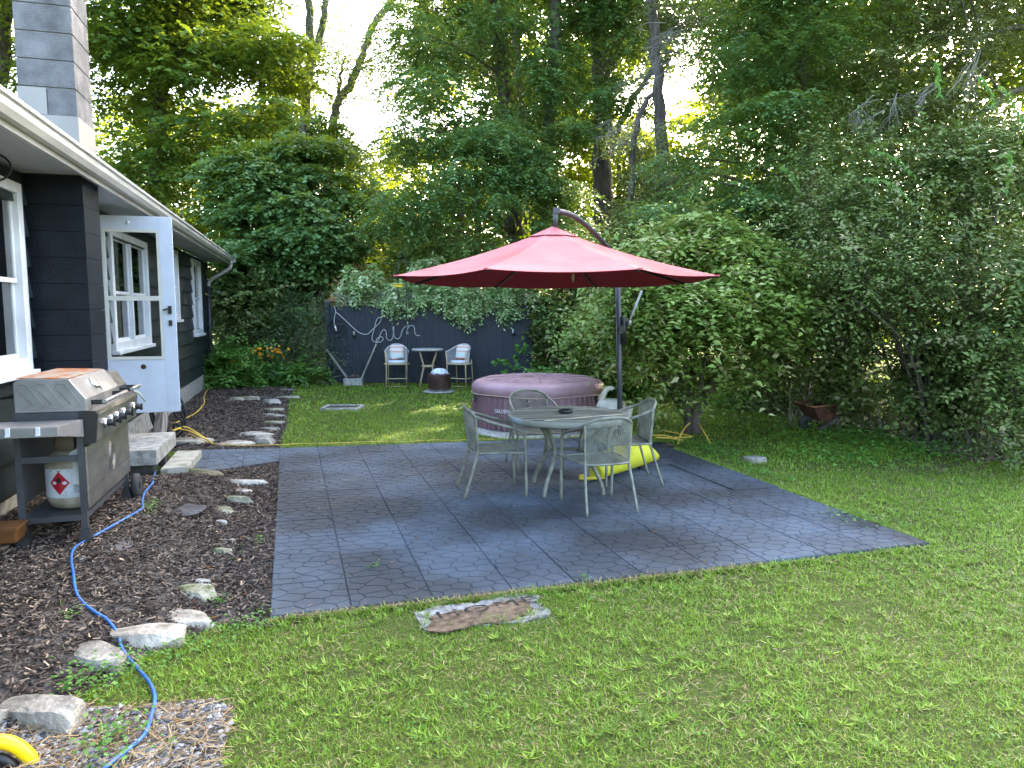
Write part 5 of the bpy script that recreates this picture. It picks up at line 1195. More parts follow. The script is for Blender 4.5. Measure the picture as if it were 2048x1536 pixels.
def pebbles(name, xy, s, m, label):
    n = len(xy); z = gz(xy[:, 0], xy[:, 1]) + .008; sz = s * (.3 + rng.random(n) ** 2 * 1.3); a = rng.random(n) * 6.28
    base = np.array([[1, 0, 0], [0, 1, 0], [-1, 0, 0], [0, -1, 0], [.1, .1, .75], [0, 0, -.5]])
    V = base[None] * np.stack([sz * 1.2, sz * .8, sz * .6], 1)[:, None]; V = V + rng.normal(size=V.shape) * (sz * .14)[:, None, None]
    c_, s_ = np.cos(a)[:, None], np.sin(a)[:, None]; X = V[..., 0] * c_ - V[..., 1] * s_; Y = V[..., 0] * s_ + V[..., 1] * c_; V = np.stack([X, Y, V[..., 2]], -1) + np.stack([xy[:, 0], xy[:, 1], z], 1)[:, None]
    f = [(0, 1, 4), (1, 2, 4), (2, 3, 4), (3, 0, 4)]; T = np.stack([V[:, list(q_)] for q_ in f], 1).reshape(-1, 3)
    o = npmesh(name, T, 3, np.repeat(np.clip(rng.random(n), 0, 1), 4), m); tag(o, label, kind='stuff')
gv = scatter_poly(grav_poly, 13000); gv = gv[(gv[:, 1] > 1.2) & (gv[:, 0] > -3.6)]; gv = gv[rng.random(len(gv)) < .25 + .75 * vnoise(gv[:, 0], gv[:, 1], 4, 3)]
pebbles('gravel', gv, .012, pebb_m, 'loose grey gravel in the lower left corner')
chips('straw', scatter_poly(grav_poly, 1800), .10, .003, tonemat('dry_straw', [(.16, .09, .04), (.28, .19, .09), (.38, .28, .15)], noise=.1), 'dry straw and dead grass over the gravel', tilt=.2, lift=.015, tonep=rng.random(1800))
# leaves and specks on the patio
def flat_litter(poly, n, L, m, label, z, name='fallen_leaves'):
    xy = scatter_poly(poly, n); D = nrm(np.stack([rng.normal(size=n), rng.normal(size=n), rng.normal(size=n) * .15], 1)); Nn = nrm(np.stack([rng.normal(size=n) * .3, rng.normal(size=n) * .3, np.ones(n)], 1))
    V = leafquads(np.stack([xy[:, 0], xy[:, 1], np.full(n, z)], 1), D, Nn, L * (.4 + rng.random(n)), L * .5 * (.4 + rng.random(n))); tag(npmesh(name, V, 4, rng.random(n), m), label, kind='stuff')
flat_litter(patio_poly, 200, .026, lit_m, 'small brown and tan leaves fallen on the patio', PT + .006)
flat_litter(patio_poly, 900, .007, tonemat('pale_specks', [(.25, .22, .17), (.5, .46, .4)], noise=.1), 'pale specks of debris on the patio', PT + .004, 'debris')
flat_litter(bed_poly, 500, .03, lit_m, 'reddish leaves on the mulch bed', .04)

# ---- grass
BARE = [(*tuple(G(*q_))[:2], r_) for q_, r_ in (((1735, 1208), .16), ((655, 1312), .14), ((1700, 1195), .1), ((1440, 1150), .07), ((690, 1350), .08), ((1880, 925), .25), ((1450, 880), .22), ((1780, 1040), .12), ((480, 1470), .14))]
fine = lambda poly, x, y: inpoly(x, y, poly)
def grass(name, y0, y1, dens, h, wd, seg, label, lim=.86, xr=None):
    n = int(dens * (y1 - y0) * lim * (y0 + y1)); y = np.sqrt(rng.random(n) * (y1 ** 2 - y0 ** 2) + y0 ** 2); x = (rng.random(n) * 2 - 1) * (lim * y + 1.1)
    bad = inpoly(x, y, patio_poly) | inpoly(x, y, walk_poly)
    nb_, sb_ = ns(x, y)
    bed = inpoly(x, y, bed_poly) | inpoly(x, y, bed2_poly); gr_ = inpoly(x, y, grav_poly); mt = inpoly(x, y, mat_poly)
    keep = ~bad & ~((bed | mt) & (rng.random(n) < .995)) & ~(gr_ & (rng.random(n) < .985)) & ~(nb_ < -2.2)
    thin = vnoise(x, y, 1.6, 5) * .6 + vnoise(x, y, 5, 6) * .4
    keep &= rng.random(n) < np.clip((thin - .08) * 3.0, .5, 1)
    for (bx_, by_, br_) in BARE: keep &= (rng.random(n) > np.exp(-((x - bx_) ** 2 + ((y - by_) * .8) ** 2) / br_ ** 2) * .6)
    x, y = x[keep], y[keep]; n = len(x); z = gz(x, y); th = thin[keep]
    cl = vnoise(x, y, 9, 21); a = rng.random(n) * 2 * math.pi; lean = .35 + .75 * rng.random(n); hh = h * (.45 + .9 * rng.random(n)) * (.55 + .5 * vnoise(x, y, 2.5, 9) + .55 * cl)
    # longer tufts next to the rocks and patio border
    Dx = np.cos(a) * lean; Dy = np.sin(a) * lean; up = np.sqrt(np.maximum(.1, 1 - np.minimum(lean, .9) ** 2))
    B = np.stack([x, y, z], 1); D1 = np.stack([Dx * .5, Dy * .5, up], 1) * hh[:, None] * .55; D2 = np.stack([Dx * 1.1, Dy * 1.1, up * .35], 1) * hh[:, None] * .55
    S = np.stack([-np.sin(a), np.cos(a), np.zeros(n)], 1) * (wd * (.6 + .8 * rng.random(n)))[:, None] / 2
    t_ = np.clip(.62 + .16 * rng.normal(size=n) - (rng.random(n) < .07) * .6 + (vnoise(x, y, .8, 12) - .5) * .35, 0, 1)
    t_ = np.where(th < .25, t_ * .6, t_)
    if seg == 2:
        V = np.stack([B - S, B + S, B + D1 + S * .9, B + D1 - S * .9, B + D1 - S * .9, B + D1 + S * .9, B + D1 + D2 + S * .1, B + D1 + D2 - S * .1], 1).reshape(-1, 3); ALLV[0] += n * 4
        o = npmesh(name, V, 4, np.repeat(t_, 2), grass_l)
    else:
        V = np.stack([B - S, B + S, B + D1 + D2 * .6], 1).reshape(-1, 3); ALLV[0] += n; o = npmesh(name, V, 3, t_, grass_l)
    tag(o, label, kind='stuff'); return o
grass('grass', 1.6, 4.2, 8200, .036, .0034, 2, 'blades of the lawn in the foreground')
grass('grass', 4.2, 7.5, 4000, .040, .005, 2, 'blades of the lawn beside the patio')
grass('grass', 7.5, 12, 1700, .055, .011, 1, 'blades of the lawn beyond the patio')
grass('grass', 12, 19, 560, .06, .022, 1, 'blades of the lawn before the fence')
grass('grass', 19, 40, 30, .08, .05, 1, 'blades of the lawn beyond the hedge')
def thatch(poly_or_none, n, y0, y1, name, label, L=.05):
    y = np.sqrt(rng.random(n) * (y1 ** 2 - y0 ** 2) + y0 ** 2); x = (rng.random(n) * 2 - 1) * (.8 * y + .4)
    k = ~inpoly(x, y, patio_poly) & ~inpoly(x, y, bed_poly) & ~inpoly(x, y, bed2_poly) & ~inpoly(x, y, walk_poly) & (ns(x, y)[0] > -2.1); w_ = .35 + .65 * (vnoise(x, y, 3, 31) > .55)
    k &= rng.random(n) < w_; x, y = x[k], y[k]; n = len(x); a = rng.random(n) * 6.28
    D = nrm(np.stack([np.cos(a), np.sin(a), rng.normal(size=n) * .2 + .1], 1)); Nn = nrm(np.stack([rng.normal(size=n) * .3, rng.normal(size=n) * .3, np.ones(n)], 1))
    V = leafquads(np.stack([x, y, gz(x, y) + .012 + .012 * rng.random(n)], 1), D, Nn, L * (.4 + rng.random(n)), np.full(n, .0035) * (y / 4) ** .5); tag(npmesh(name, V, 4, rng.random(n), straw_m), label, kind='stuff')
def tufts(n, y0, y1, name, label, L=.045, W=.0075, k=7):
    y = np.sqrt(rng.random(n) * (y1 ** 2 - y0 ** 2) + y0 ** 2); x = (rng.random(n) * 2 - 1) * (.8 * y + .4)
    q = ~inpoly(x, y, patio_poly) & ~inpoly(x, y, bed_poly) & ~inpoly(x, y, bed2_poly) & ~inpoly(x, y, walk_poly) & ~inpoly(x, y, mat_poly) & ~inpoly(x, y, grav_poly) & (ns(x, y)[0] > -2.1) & (rng.random(n) < .25 + .9 * vnoise(x, y, 1.3, 71))
    x, y = x[q], y[q]; n = len(x); a = (rng.random(n)[:, None] * 6.28 + np.arange(k)[None] * 6.28 / k + rng.normal(size=(n, k)) * .3).ravel(); x = np.repeat(x, k) ; y = np.repeat(y, k); m_ = len(x)
    D = nrm(np.stack([np.cos(a), np.sin(a), .25 + .7 * rng.random(m_)], 1)); Nn = nrm(np.stack([-np.cos(a) * .4, -np.sin(a) * .4, np.ones(m_)], 1)); t_ = np.clip(np.repeat(.55 + .25 * rng.normal(size=n), k) + .08 * rng.normal(size=m_), .2, 1)
    V = leafquads(np.stack([x, y, gz(x, y) + .010], 1), D, Nn, L * (.5 + .9 * rng.random(m_)), W * (.6 + .7 * rng.random(m_)), -.05); tag(npmesh(name, V, 4, t_, grass_l), label, kind='stuff')
tufts(5200, 2.0, 6.5, 'crabgrass', 'broad bladed crabgrass tufts in the near lawn')
straw_m = tonemat('thatch_straw', [(.14, .09, .045), (.26, .19, .10), (.36, .29, .17)], noise=.1)
thatch(None, 34000, 2.0, 8.0, 'thatch', 'dry thatch between the blades of the near lawn')
# brown dead grass along the front edge of the patio
def edgegrass(a_, b_, n, wd, label, m, L=.05, name='edge_grass'):
    t_ = rng.random(n); A_ = np.array(a_)[None, :2] * (1 - t_[:, None]) + np.array(b_)[None, :2] * t_[:, None]; xy = A_ + rng.normal(size=(n, 2)) * wd; a = rng.random(n) * 6.28
    D = nrm(np.stack([np.cos(a), np.sin(a), .2 + rng.random(n) * .9], 1)); Nn = nrm(np.stack([np.cos(a) * -.6, np.sin(a) * -.6, np.ones(n)], 1))
    V = leafquads(np.stack([xy[:, 0], xy[:, 1], gz(xy[:, 0], xy[:, 1]) + .004], 1), D, Nn, L * (.5 + rng.random(n)), np.full(n, .005)); tag(npmesh(name, V, 4, rng.random(n), m), label, kind='stuff')
dn = Vector((.3, -1, 0)).normalized() * .045
edgegrass(FL + dn, FR + dn, 4600, .018, 'fringe of grass along the front edge of the patio', grass_l, .034)
edgegrass(FL + dn * .5, FL.lerp(FR, .7) + dn * .5, 2600, .014, 'dry brown fringe along the front edge of the patio', straw_m, .04)
edgegrass(FR + Vector((.04, 0, 0)), BR + Vector((.05, 0, 0)), 4200, .025, 'fringe of grass along the right edge of the patio', grass_l)
edgegrass(BL + Vector((0, .05, 0)), BR + Vector((0, .05, 0)), 3600, .02, 'fringe of grass along the back edge of the patio', grass_l, .07)
# weeds: clover like ground plants
def weeds(spots, n, L, label, spread=.1, h=.06, name='weeds', m=None):
    Vs = []; ts = []
    for (x_, y_) in spots:
        z_ = float(gz(x_, y_)); k = n; c = np.stack([x_ + rng.normal(size=k) * spread, y_ + rng.normal(size=k) * spread, z_ + .015 + rng.random(k) * h], 1)
        a = rng.random(k) * 6.28; D = nrm(np.stack([np.cos(a), np.sin(a), rng.normal(size=k) * .25], 1)); Nn = nrm(np.stack([rng.normal(size=k) * .35, rng.normal(size=k) * .35, np.ones(k)], 1))
        Vs.append(leafquads(c, D, Nn, L * (.6 + .7 * rng.random(k)), L * .7 * (.6 + .7 * rng.random(k)))); ts.append(rng.random(k))
    o = npmesh(name, np.concatenate(Vs), 4, np.concatenate(ts), m or weed_l); tag(o, label, kind='stuff')
sp = [GZ(*q_) for q_ in [(150, 1375), (175, 1365), (205, 1350), (240, 1345), (190, 1400), (260, 1360), (320, 1330), (370, 1310), (430, 1290), (220, 1480), (235, 1500), (205, 1520), (480, 1262), (520, 1252)]]
weeds([(p_.x, p_.y) for p_ in sp], 46, .026, 'broad leaved weeds growing over the stones and gravel edge', .07, .07)
sp = [GZ(*q_) for q_ in [(430, 1213), (446, 1208), (148, 1240), (300, 1020), (308, 1012), (298, 1030), (520, 1088), (750, 1142), (1165, 1170)]]
weeds([(p_.x, p_.y) for p_ in sp], 26, .022, 'small green seedlings in the mulch', .025, .05)
sp = [G(x_, y_) for x_, y_ in [(1380, 893), (1400, 900), (1430, 905), (1450, 915), (1480, 930), (1500, 945), (1520, 955), (1420, 890), (1360, 890), (1440, 900), (1400, 912), (1560, 965), (1700, 1040), (1740, 1050)]]
weeds([(p_.x, p_.y) for p_ in sp], 70, .035, 'leafy weeds along the right border of the patio', .12, .08)
sp = [G(random.uniform(1480, 2040), 0 + yy) for yy in [random.uniform(850, 935) for _ in range(70)]]
weeds([(p_.x, min(p_.y, 12)) for p_ in sp if p_.x > 3.4], 60, .05, 'ivy and low weeds along the foot of the hedge', .25, .12)
nw = 260; xw = rng.uniform(-1.5, 4.5, nw); yw = rng.uniform(2.6, 6.5, nw); kw_ = ~inpoly(xw, yw, patio_poly) & ~inpoly(xw, yw, bed_poly) & (vnoise(xw, yw, 1.2, 44) > .45)
weeds(list(zip(xw[kw_], yw[kw_])), 16, .016, 'small clover patches scattered in the near lawn', .05, .03, 'clover')
print('ground done', ALLV[0])

# ================================================================== TREES AND SHRUBS
def pp(px, py, Y): return P(px, py, Y)
def tr(Y, pts, ground=True):
    q = [P(x, y, Y) for x, y in pts]
    if ground: q = [Vector((q[0].x, q[0].y, 0))] + q
    return q
def ivy(parent, pts, off, r_, n, m, L=.07):
    q = smooth([Vector(p_) - off for p_ in pts], 6); q = np.array([tuple(v) for v in q]); i = rng.integers(0, len(q) - 1, n); f = rng.random(n)[:, None]
    c = q[i] * (1 - f) + q[i + 1] * f; a = rng.random(n) * 6.28; o_ = np.stack([np.cos(a), np.sin(a), np.zeros(n)], 1)
    c = c + o_ * (r_ * (1 + .7 * rng.random(n) ** 2))[:, None]; D = nrm(np.stack([rng.normal(size=n) * .5, rng.normal(size=n) * .5, -np.ones(n)], 1)); Nn = nrm(o_ + rng.normal(size=(n, 3)) * .4)
    V = leafquads(c, D, Nn, L * (.6 + .8 * rng.random(n)), L * .8 * (.6 + .8 * rng.random(n))); npmesh('ivy', V, 4, rng.random(n) * .6, m, parent)
# left maples behind the roof
tree('maple_tree', 'large maple with a thick dark trunk rising behind the house roof', 'tree', 'maples behind the house',
     [(tr(24, [(322, 560), (316, 400), (314, 260), (322, 170), (345, 0), (350, -150)]), .42, .15), (tr(24, [(318, 230), (300, 120), (285, 0)], False), .16, .08), (tr(24, [(330, 170), (355, 110), (372, 20), (380, -100)], False), .2, .08)],
     [(185, 470, -220, 120, 21, 27, 34, 1.25, .45), (200, 590, 60, 300, 21, 27, 24, 1.1, .4), (200, 420, 280, 470, 21, 26, 14, 1.0, .45), (470, 590, 10, 110, 22, 26, 7, .9, .5)], maple_l, 5200, 12, .75, .16, .13, droop=.35, flat=.7)
tree('maple_tree', 'maple crown showing left of the block chimney', 'tree', 'maples behind the house',
     [(tr(22, [(-20, 560), (-10, 300), (10, 60), (20, -150)]), .35, .12)], [(-260, 60, -220, 260, 19, 25, 26, 1.2, .45)], maple_l, 1900, 12, .75, .15, .12, droop=.35, flat=.7)
tree('maple_tree', 'darker maple with low tiers left of the open sky', 'tree', 'maples behind the house',
     [(tr(21, [(600, 600), (604, 440), (612, 330), (608, 250)]), .3, .1)], [(490, 690, 290, 420, 19, 23, 13, .8, .35), (560, 730, 380, 480, 18, 21, 11, .65, .3), (560, 690, 240, 320, 21, 24, 4, .7, .4)], maple_l, 2800, 12, .65, .13, .11, droop=.35, flat=.75)
# thin two stemmed trees against the sky
tree('slender_tree', 'slender straight tree forking high in front of bright sky', 'tree', 'thin trees against the open sky',
     [(tr(29, [(612, 600), (610, 400), (612, 280), (616, 150), (622, 108), (619, 0), (617, -120)]), .26, .13), (tr(29, [(622, 112), (637, 88), (648, 30), (657, -30), (660, -120)], False), .17, .09)],
     [(560, 700, -160, 120, 28, 31, 12, .8, .7), (580, 700, 100, 280, 28, 31, 6, .6, .7)], maple_l, 700, 10, .5, .10, .06, bark=barkg_m, every=1, r0=.04, droop=.6, flat=.2)
tree('slender_tree', 'leaning slender tree curving to the upper right before the sky gap', 'tree', 'thin trees against the open sky',
     [(tr(30, [(640, 600), (652, 420), (665, 270), (675, 205), (700, 170), (722, 120), (740, 62), (765, 25), (800, -20), (840, -120)]), .21, .1), (tr(30, [(740, 62), (752, 45), (775, 20), (800, 8)], False), .1, .06), (tr(30, [(676, 200), (680, 150), (690, 110)], False), .09, .03)],
     [(630, 880, -160, 130, 28, 31, 20, 1.0, .7), (640, 850, 100, 330, 28, 32, 18, .9, .7)], maple_l, 1700, 10, .7, .10, .06, bark=barkg_m, every=1, r0=.035, droop=.7, flat=.2)
# locusts with ivy
def loc(label, trunks, regs, n, seed=None, L=.105, grp='locust trees behind the fence', iv=None, every=2):
    t = tree('locust_tree', label, 'tree', grp, trunks, regs, locust_l, n, 16, .55, L, L * .42, droop=.45, flat=.75, every=every)
    if iv:
        for k_, r_, n_ in iv: ivy(t, trunks[k_][0], Vector((trunks[0][0][0].x, trunks[0][0][0].y, 0)), r_, n_, maple_l, .13)
    return t
loc('tall ivy covered locust leaning left behind the umbrella top', [(tr(19, [(1035, 560), (1030, 420), (1022, 300), (1010, 190), (1003, 90), (990, -60), (985, -160)]), .24, .15)],
    [(800, 1020, -160, 110, 17, 20, 18, .85, .35), (820, 1010, 110, 330, 16, 19, 17, .75, .35), (790, 1010, 330, 520, 15.5, 18.5, 17, .75, .35)], 3600, iv=[(0, .28, 1500)])
loc('ivy wrapped locust trunk directly above the umbrella hanger', [(tr(18.5, [(1085, 580), (1090, 440), (1095, 330), (1103, 210), (1110, 100), (1112, 0), (1112, -160)]), .17, .12), (tr(22, [(1045, 560), (1050, 400), (1042, 280), (1036, 150), (1030, 0), (1030, -150)]), .18, .12)],
    [(1010, 1200, -160, 60, 17, 20, 9, .75, .35), (1010, 1190, 100, 260, 17, 19, 9, .6, .35), (1030, 1160, 300, 460, 16, 18.5, 13, .6, .35)], 2400, iv=[(0, .2, 1300)])
loc('locust with the bare brown trunk right of the umbrella hanger', [(tr(21, [(1205, 600), (1206, 440), (1203, 300), (1206, 200), (1200, 90), (1195, -150)]), .32, .22), (tr(21, [(1208, 170), (1235, 90), (1258, 0), (1270, -100)], False), .16, .09), (tr(21, [(1206, 330), (1250, 230), (1300, 150), (1340, 120)], False), .11, .05)],
    [(1130, 1350, -160, 80, 18, 21, 14, .85, .35), (1130, 1290, 80, 280, 18, 20, 9, .6, .35)], 2200)
tree('dark_tree', 'dark trunk with a low crooked branch glimpsed under the umbrella rim', 'tree', None,
     [(tr(23, [(1118, 640), (1118, 590), (1122, 540), (1120, 480)]), .30, .2), (tr(23, [(1118, 588), (1090, 584), (1075, 575), (1060, 565)], False), .12, .06)], [(1040, 1240, 430, 560, 22, 25, 8, .8, .4)], maple_l, 900, 12, .6, .13, .1)
# cedar with dead twigs
def deadtwigs(parent, off, starts, m=None):
    mb = MB()
    for (x, y, Y, dx, dy, n) in starts:
        for i in range(n):
            a = P(x + random.uniform(-30, 30), y + random.uniform(-25, 25), Y + random.uniform(-.4, .4)) - off; k = Y / F
            d = Vector((dx * k * random.uniform(.3, 1.2), random.uniform(-.3, .3), -dy * k * random.uniform(.3, 1.2)))
            pts = [a, a + d * .5 + Vector((0, 0, random.uniform(-.05, .08))), a + d]; mb.tube(pts, [.008, .006, .003], 4, caps=False)
            for _ in range(7):
                q = a + d * random.uniform(.2, .95); mb.tube([q, q + Vector((random.gauss(0, .09), random.gauss(0, .1), -abs(random.gauss(0, .2))))], [.004, .002], 3, caps=False)
    mb.build('dead_twigs', m or dead_m, parent)['kind'] = 'stuff'
ce = tree('cedar_tree', 'olive cedar with grey dead branches between the locusts', 'tree', None,
     [(tr(16, [(1330, 600), (1325, 430), (1320, 300), (1315, 150), (1300, -60)]), .2, .09), (tr(16, [(1255, 600), (1262, 350), (1275, 240), (1310, 180)], False), .09, .05)],
     [(1240, 1460, 380, 520, 14, 16.5, 20, .6, .45), (1240, 1420, 290, 390, 15, 17, 9, .45, .35), (1330, 1480, 20, 130, 15, 17.5, 9, .6, .4)], cedar_l, 3600, 14, .34, .075, .03, droop=.5, flat=.5, r0=.03)
deadtwigs(ce, Vector((P(1330, 600, 16).x, 16, 0)), [(1350, 70, 15.4, -60, 20, 16), (1330, 120, 15.4, -70, 50, 16), (1420, 90, 15.4, 60, 60, 14), (1300, 240, 15.4, -80, 60, 12), (1400, 190, 15.4, 80, -40, 16), (1370, 330, 15, -80, 30, 16), (1250, 260, 15, -50, 20, 12)])
loc('locust with broad drooping tiers left of the hedge', [(tr(13, [(1605, 700), (1612, 560), (1618, 400), (1612, 300), (1604, 120), (1596, -160)]), .13, .08), (tr(13.5, [(1596, 700), (1588, 560), (1580, 420), (1590, 280)]), .06, .04)],
    [(1490, 1760, -170, 70, 11, 14, 18, .8, .2), (1430, 1720, 60, 220, 11, 14, 18, .68, .18), (1350, 1600, 200, 330, 11, 13.5, 15, .58, .18), (1340, 1560, 330, 440, 10.8, 13, 12, .5, .18), (1470, 1640, 380, 480, 10.8, 12.5, 8, .45, .2)], 4700, L=.08, grp=None)
# spruce upper right
sp_ = tree('spruce_tree', 'spruce with hanging grey dead twigs in the upper right', 'tree', None,
     [(tr(11.5, [(2120, 860), (2110, 500), (2100, 200), (2090, -150)]), .22, .12), (tr(11, [(2100, 60), (2030, 55), (1950, 85), (1890, 140)], False), .05, .02), (tr(11, [(2100, 170), (2000, 200), (1900, 330), (1860, 370)], False), .045, .015)],
     [(1740, 2120, -170, 60, 10, 12.5, 20, .6, .35), (1690, 1990, 40, 240, 9.8, 12, 20, .5, .3), (1640, 1880, 200, 300, 10, 11.5, 8, .45, .3), (1640, 1800, 390, 470, 9.6, 10.6, 7, .32, .35), (1900, 2120, 240, 330, 10, 12, 6, .4, .4)], cedar_l, 3200, 14, .28, .06, .02, droop=.35, flat=.6, r0=.03)
deadtwigs(sp_, Vector((P(2120, 860, 11.5).x, 11.5, 0)), [(1960, 110, 10, -60, 70, 7), (1850, 175, 10, -50, 50, 6), (1770, 200, 9.8, -50, 40, 6), (1730, 470, 9.4, -30, 50, 8)])
# hedge shrubs
def shrub(name, label, regs, m, n, k=12, Ls=.32, L=.055, W=.032, base=None, nst=9, rst=.02, grp='overgrown hedge shrubs on the right', upn=1., droop=.4, flat=.45, top=None, cat='shrub'):
    t = thing(name, label, cat, (base.x, base.y, 0), 0, grp); off = Vector((base.x, base.y, 0))
    b = pblobs(regs); lb = [(q[0] - off.x, q[1] - off.y, *q[2:]) for q in b]; mb = MB()
    for q in random.sample(lb, min(nst, len(lb))):
        c = Vector(q[:3]); s_ = Vector((c.x * .25 + random.gauss(0, .15), c.y * .25 + random.gauss(0, .12), 0)); mid = s_.lerp(c, .5) + Vector((random.gauss(0, .1), random.gauss(0, .1), .1 * c.length))
        r_ = rst * random.uniform(.6, 1.3); mb.tube(smooth([s_, mid, c], 4), [r_ * (1 - .08 * i) for i in range(9)], 5, caps=False)
    if mb.v: mb.build('stems', bark_m, t)['kind'] = 'stuff'
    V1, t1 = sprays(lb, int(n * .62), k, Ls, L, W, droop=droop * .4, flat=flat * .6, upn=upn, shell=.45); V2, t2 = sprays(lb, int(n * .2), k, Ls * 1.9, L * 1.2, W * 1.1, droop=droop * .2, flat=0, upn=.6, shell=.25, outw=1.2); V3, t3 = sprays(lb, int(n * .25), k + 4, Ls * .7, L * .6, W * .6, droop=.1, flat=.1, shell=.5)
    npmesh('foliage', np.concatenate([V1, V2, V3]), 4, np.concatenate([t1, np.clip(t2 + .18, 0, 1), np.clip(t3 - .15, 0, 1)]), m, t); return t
G_ = lambda x, y: GZ(x, y)
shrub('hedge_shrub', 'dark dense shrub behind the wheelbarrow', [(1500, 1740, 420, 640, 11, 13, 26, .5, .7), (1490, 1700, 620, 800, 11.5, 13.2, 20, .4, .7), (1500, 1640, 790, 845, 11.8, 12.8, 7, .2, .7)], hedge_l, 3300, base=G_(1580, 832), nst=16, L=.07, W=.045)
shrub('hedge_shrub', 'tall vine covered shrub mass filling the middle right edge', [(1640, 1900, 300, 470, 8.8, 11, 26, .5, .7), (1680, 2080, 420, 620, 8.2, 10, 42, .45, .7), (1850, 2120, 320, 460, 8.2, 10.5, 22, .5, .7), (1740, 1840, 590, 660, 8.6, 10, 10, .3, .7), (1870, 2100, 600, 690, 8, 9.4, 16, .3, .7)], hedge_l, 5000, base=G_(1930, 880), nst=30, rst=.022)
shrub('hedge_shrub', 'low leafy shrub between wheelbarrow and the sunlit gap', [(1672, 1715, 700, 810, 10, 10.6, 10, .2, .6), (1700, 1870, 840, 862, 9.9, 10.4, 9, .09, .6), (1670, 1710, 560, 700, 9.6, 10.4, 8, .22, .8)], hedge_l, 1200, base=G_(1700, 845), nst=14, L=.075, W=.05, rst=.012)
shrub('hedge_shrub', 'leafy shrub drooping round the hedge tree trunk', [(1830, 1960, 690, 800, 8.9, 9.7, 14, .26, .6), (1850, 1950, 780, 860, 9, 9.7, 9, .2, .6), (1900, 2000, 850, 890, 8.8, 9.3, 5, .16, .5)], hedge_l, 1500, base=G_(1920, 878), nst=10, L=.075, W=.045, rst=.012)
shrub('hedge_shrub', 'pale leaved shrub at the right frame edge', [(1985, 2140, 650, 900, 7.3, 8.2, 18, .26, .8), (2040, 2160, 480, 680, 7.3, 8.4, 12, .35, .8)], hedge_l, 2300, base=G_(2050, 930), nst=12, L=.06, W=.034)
tree('hedge_tree', 'shaggy thick trunk standing in the hedge on the right', 'tree', None, [(tr(9.6, [(1925, 840), (1920, 700), (1935, 500), (1945, 300)]), .14, .09), (tr(9.4, [(1950, 860), (1965, 740), (1990, 560)]), .10, .06)], [(1880, 2080, 250, 420, 9.2, 10.6, 10, .45, .7)], hedge_l, 900, 12, .3, .06, .035)
mb = MB()
for i in range(150):
    x = random.uniform(1575, 2060); y = 845 + max(0, (x - 1640)) * .17 + random.uniform(-8, 8); p_ = GZ(x, y); h_ = random.uniform(.2, .62); l_ = random.gauss(0, .07)
    mb.tube([p_, p_ + Vector((l_ * .5, random.gauss(0, .03), h_ * .5)), p_ + Vector((l_, 0, h_))], [.007, .006, .004], 4, caps=False)
tag(mb.build('dry_canes', dead_m), 'pale dry canes standing along the foot of the hedge', 'canes', kind='stuff')
mb = MB()
for i in range(44):
    x = random.uniform(1690, 1890); y = random.uniform(620, 720); a = P(x, y, random.uniform(9.4, 10.4)); b_ = a + Vector((random.uniform(-.6, .9), random.uniform(-.4, .4), random.uniform(-.75, .1)))
    mb.tube([a, a.lerp(b_, .5) + Vector((0, 0, random.uniform(0, .12))), b_], [.012, .009, .005], 4, caps=False)
tag(mb.build('bare_branches', bark_m), 'tangle of bare arching branches over the sunlit gap in the hedge', 'branches', kind='stuff')
# bright vine shoots hanging out of the hedge
mb_sh = [((1740, 300), (1830, 350), 9), ((1560, 330), (1600, 380), 10), ((1955, 150), (1990, 210), 9.5), ((1870, 120), (1880, 190), 9.4), ((1730, 355), (1820, 400), 8.8), ((2020, 300), (2015, 380), 8.2), ((2000, 170), (2048, 260), 9)]
Vs = []; ts = []
for (a_, b_, Y) in mb_sh:
    A_, B_ = P(*a_, Y), P(*b_, Y); k = 34; s_ = np.linspace(0, 1, k)[:, None]; c = np.array(A_)[None] * (1 - s_) + np.array(B_)[None] * s_; c[:, 2] += .08 * np.sin(s_[:, 0] * 3.1)
    D = nrm(rng.normal(size=(k, 3)) * .4 + np.array([0, -.2, -1.])); Nn = nrm(rng.normal(size=(k, 3)) * .3 + np.array([-.3, -.8, .4])); Vs.append(leafquads(c, D, Nn, .085 * (.7 + .5 * rng.random(k)), .032 * (.7 + .5 * rng.random(k)))); ts.append(rng.random(k) * .4 + .6)
o = npmesh('vine_shoots', np.concatenate(Vs), 4, np.concatenate(ts), weed_l); tag(o, 'bright green vine shoots trailing over the hedge', 'vine', kind='stuff')
# burning bush
bb = G(1383, 866); t = thing('burning_bush', 'burning bush tree with pale green leaves right of the umbrella pole', 'tree', (bb.x, bb.y, 0)); off = Vector((bb.x, bb.y, 0))
mb = MB(); ends = [(1290, 650), (1320, 600), (1350, 560), (1400, 540), (1440, 600), (1490, 640), (1460, 700), (1270, 720), (1380, 700), (1240, 620), (1530, 600)]
for i, (x, y) in enumerate(ends):
    e_ = P(x, y, 10 + random.uniform(-.7, .7)) - off; a_ = R(33 * i); s_ = Vector((.06 * math.cos(a_), .06 * math.sin(a_), .0)); sp0 = Vector((e_.x * .16, e_.y * .16, .34)); 
    mb.tube(smooth([s_, sp0 * .6 + Vector((0, 0, .05)), sp0 + Vector((e_.x * .1, e_.y * .1, .18)), e_ * .6 + Vector((0, 0, .2)), e_], 3), [.07, .06, .052, .046, .042, .038, .034, .03, .026, .022, .018, .014, .01], 7, caps=False)
mb.tube([(0, 0, -.02), (0, 0, .12), (.01, 0, .3)], [.14, .115, .10], 12); mb.build('trunk', bark_m, t)
def rblobs(spec):
    out = []
    for (x, y, Y, r_, f_) in spec: p_ = P(x, y, Y) - off; out.append((p_.x, p_.y, p_.z, r_, r_, r_ * f_))
    return out
bl = []
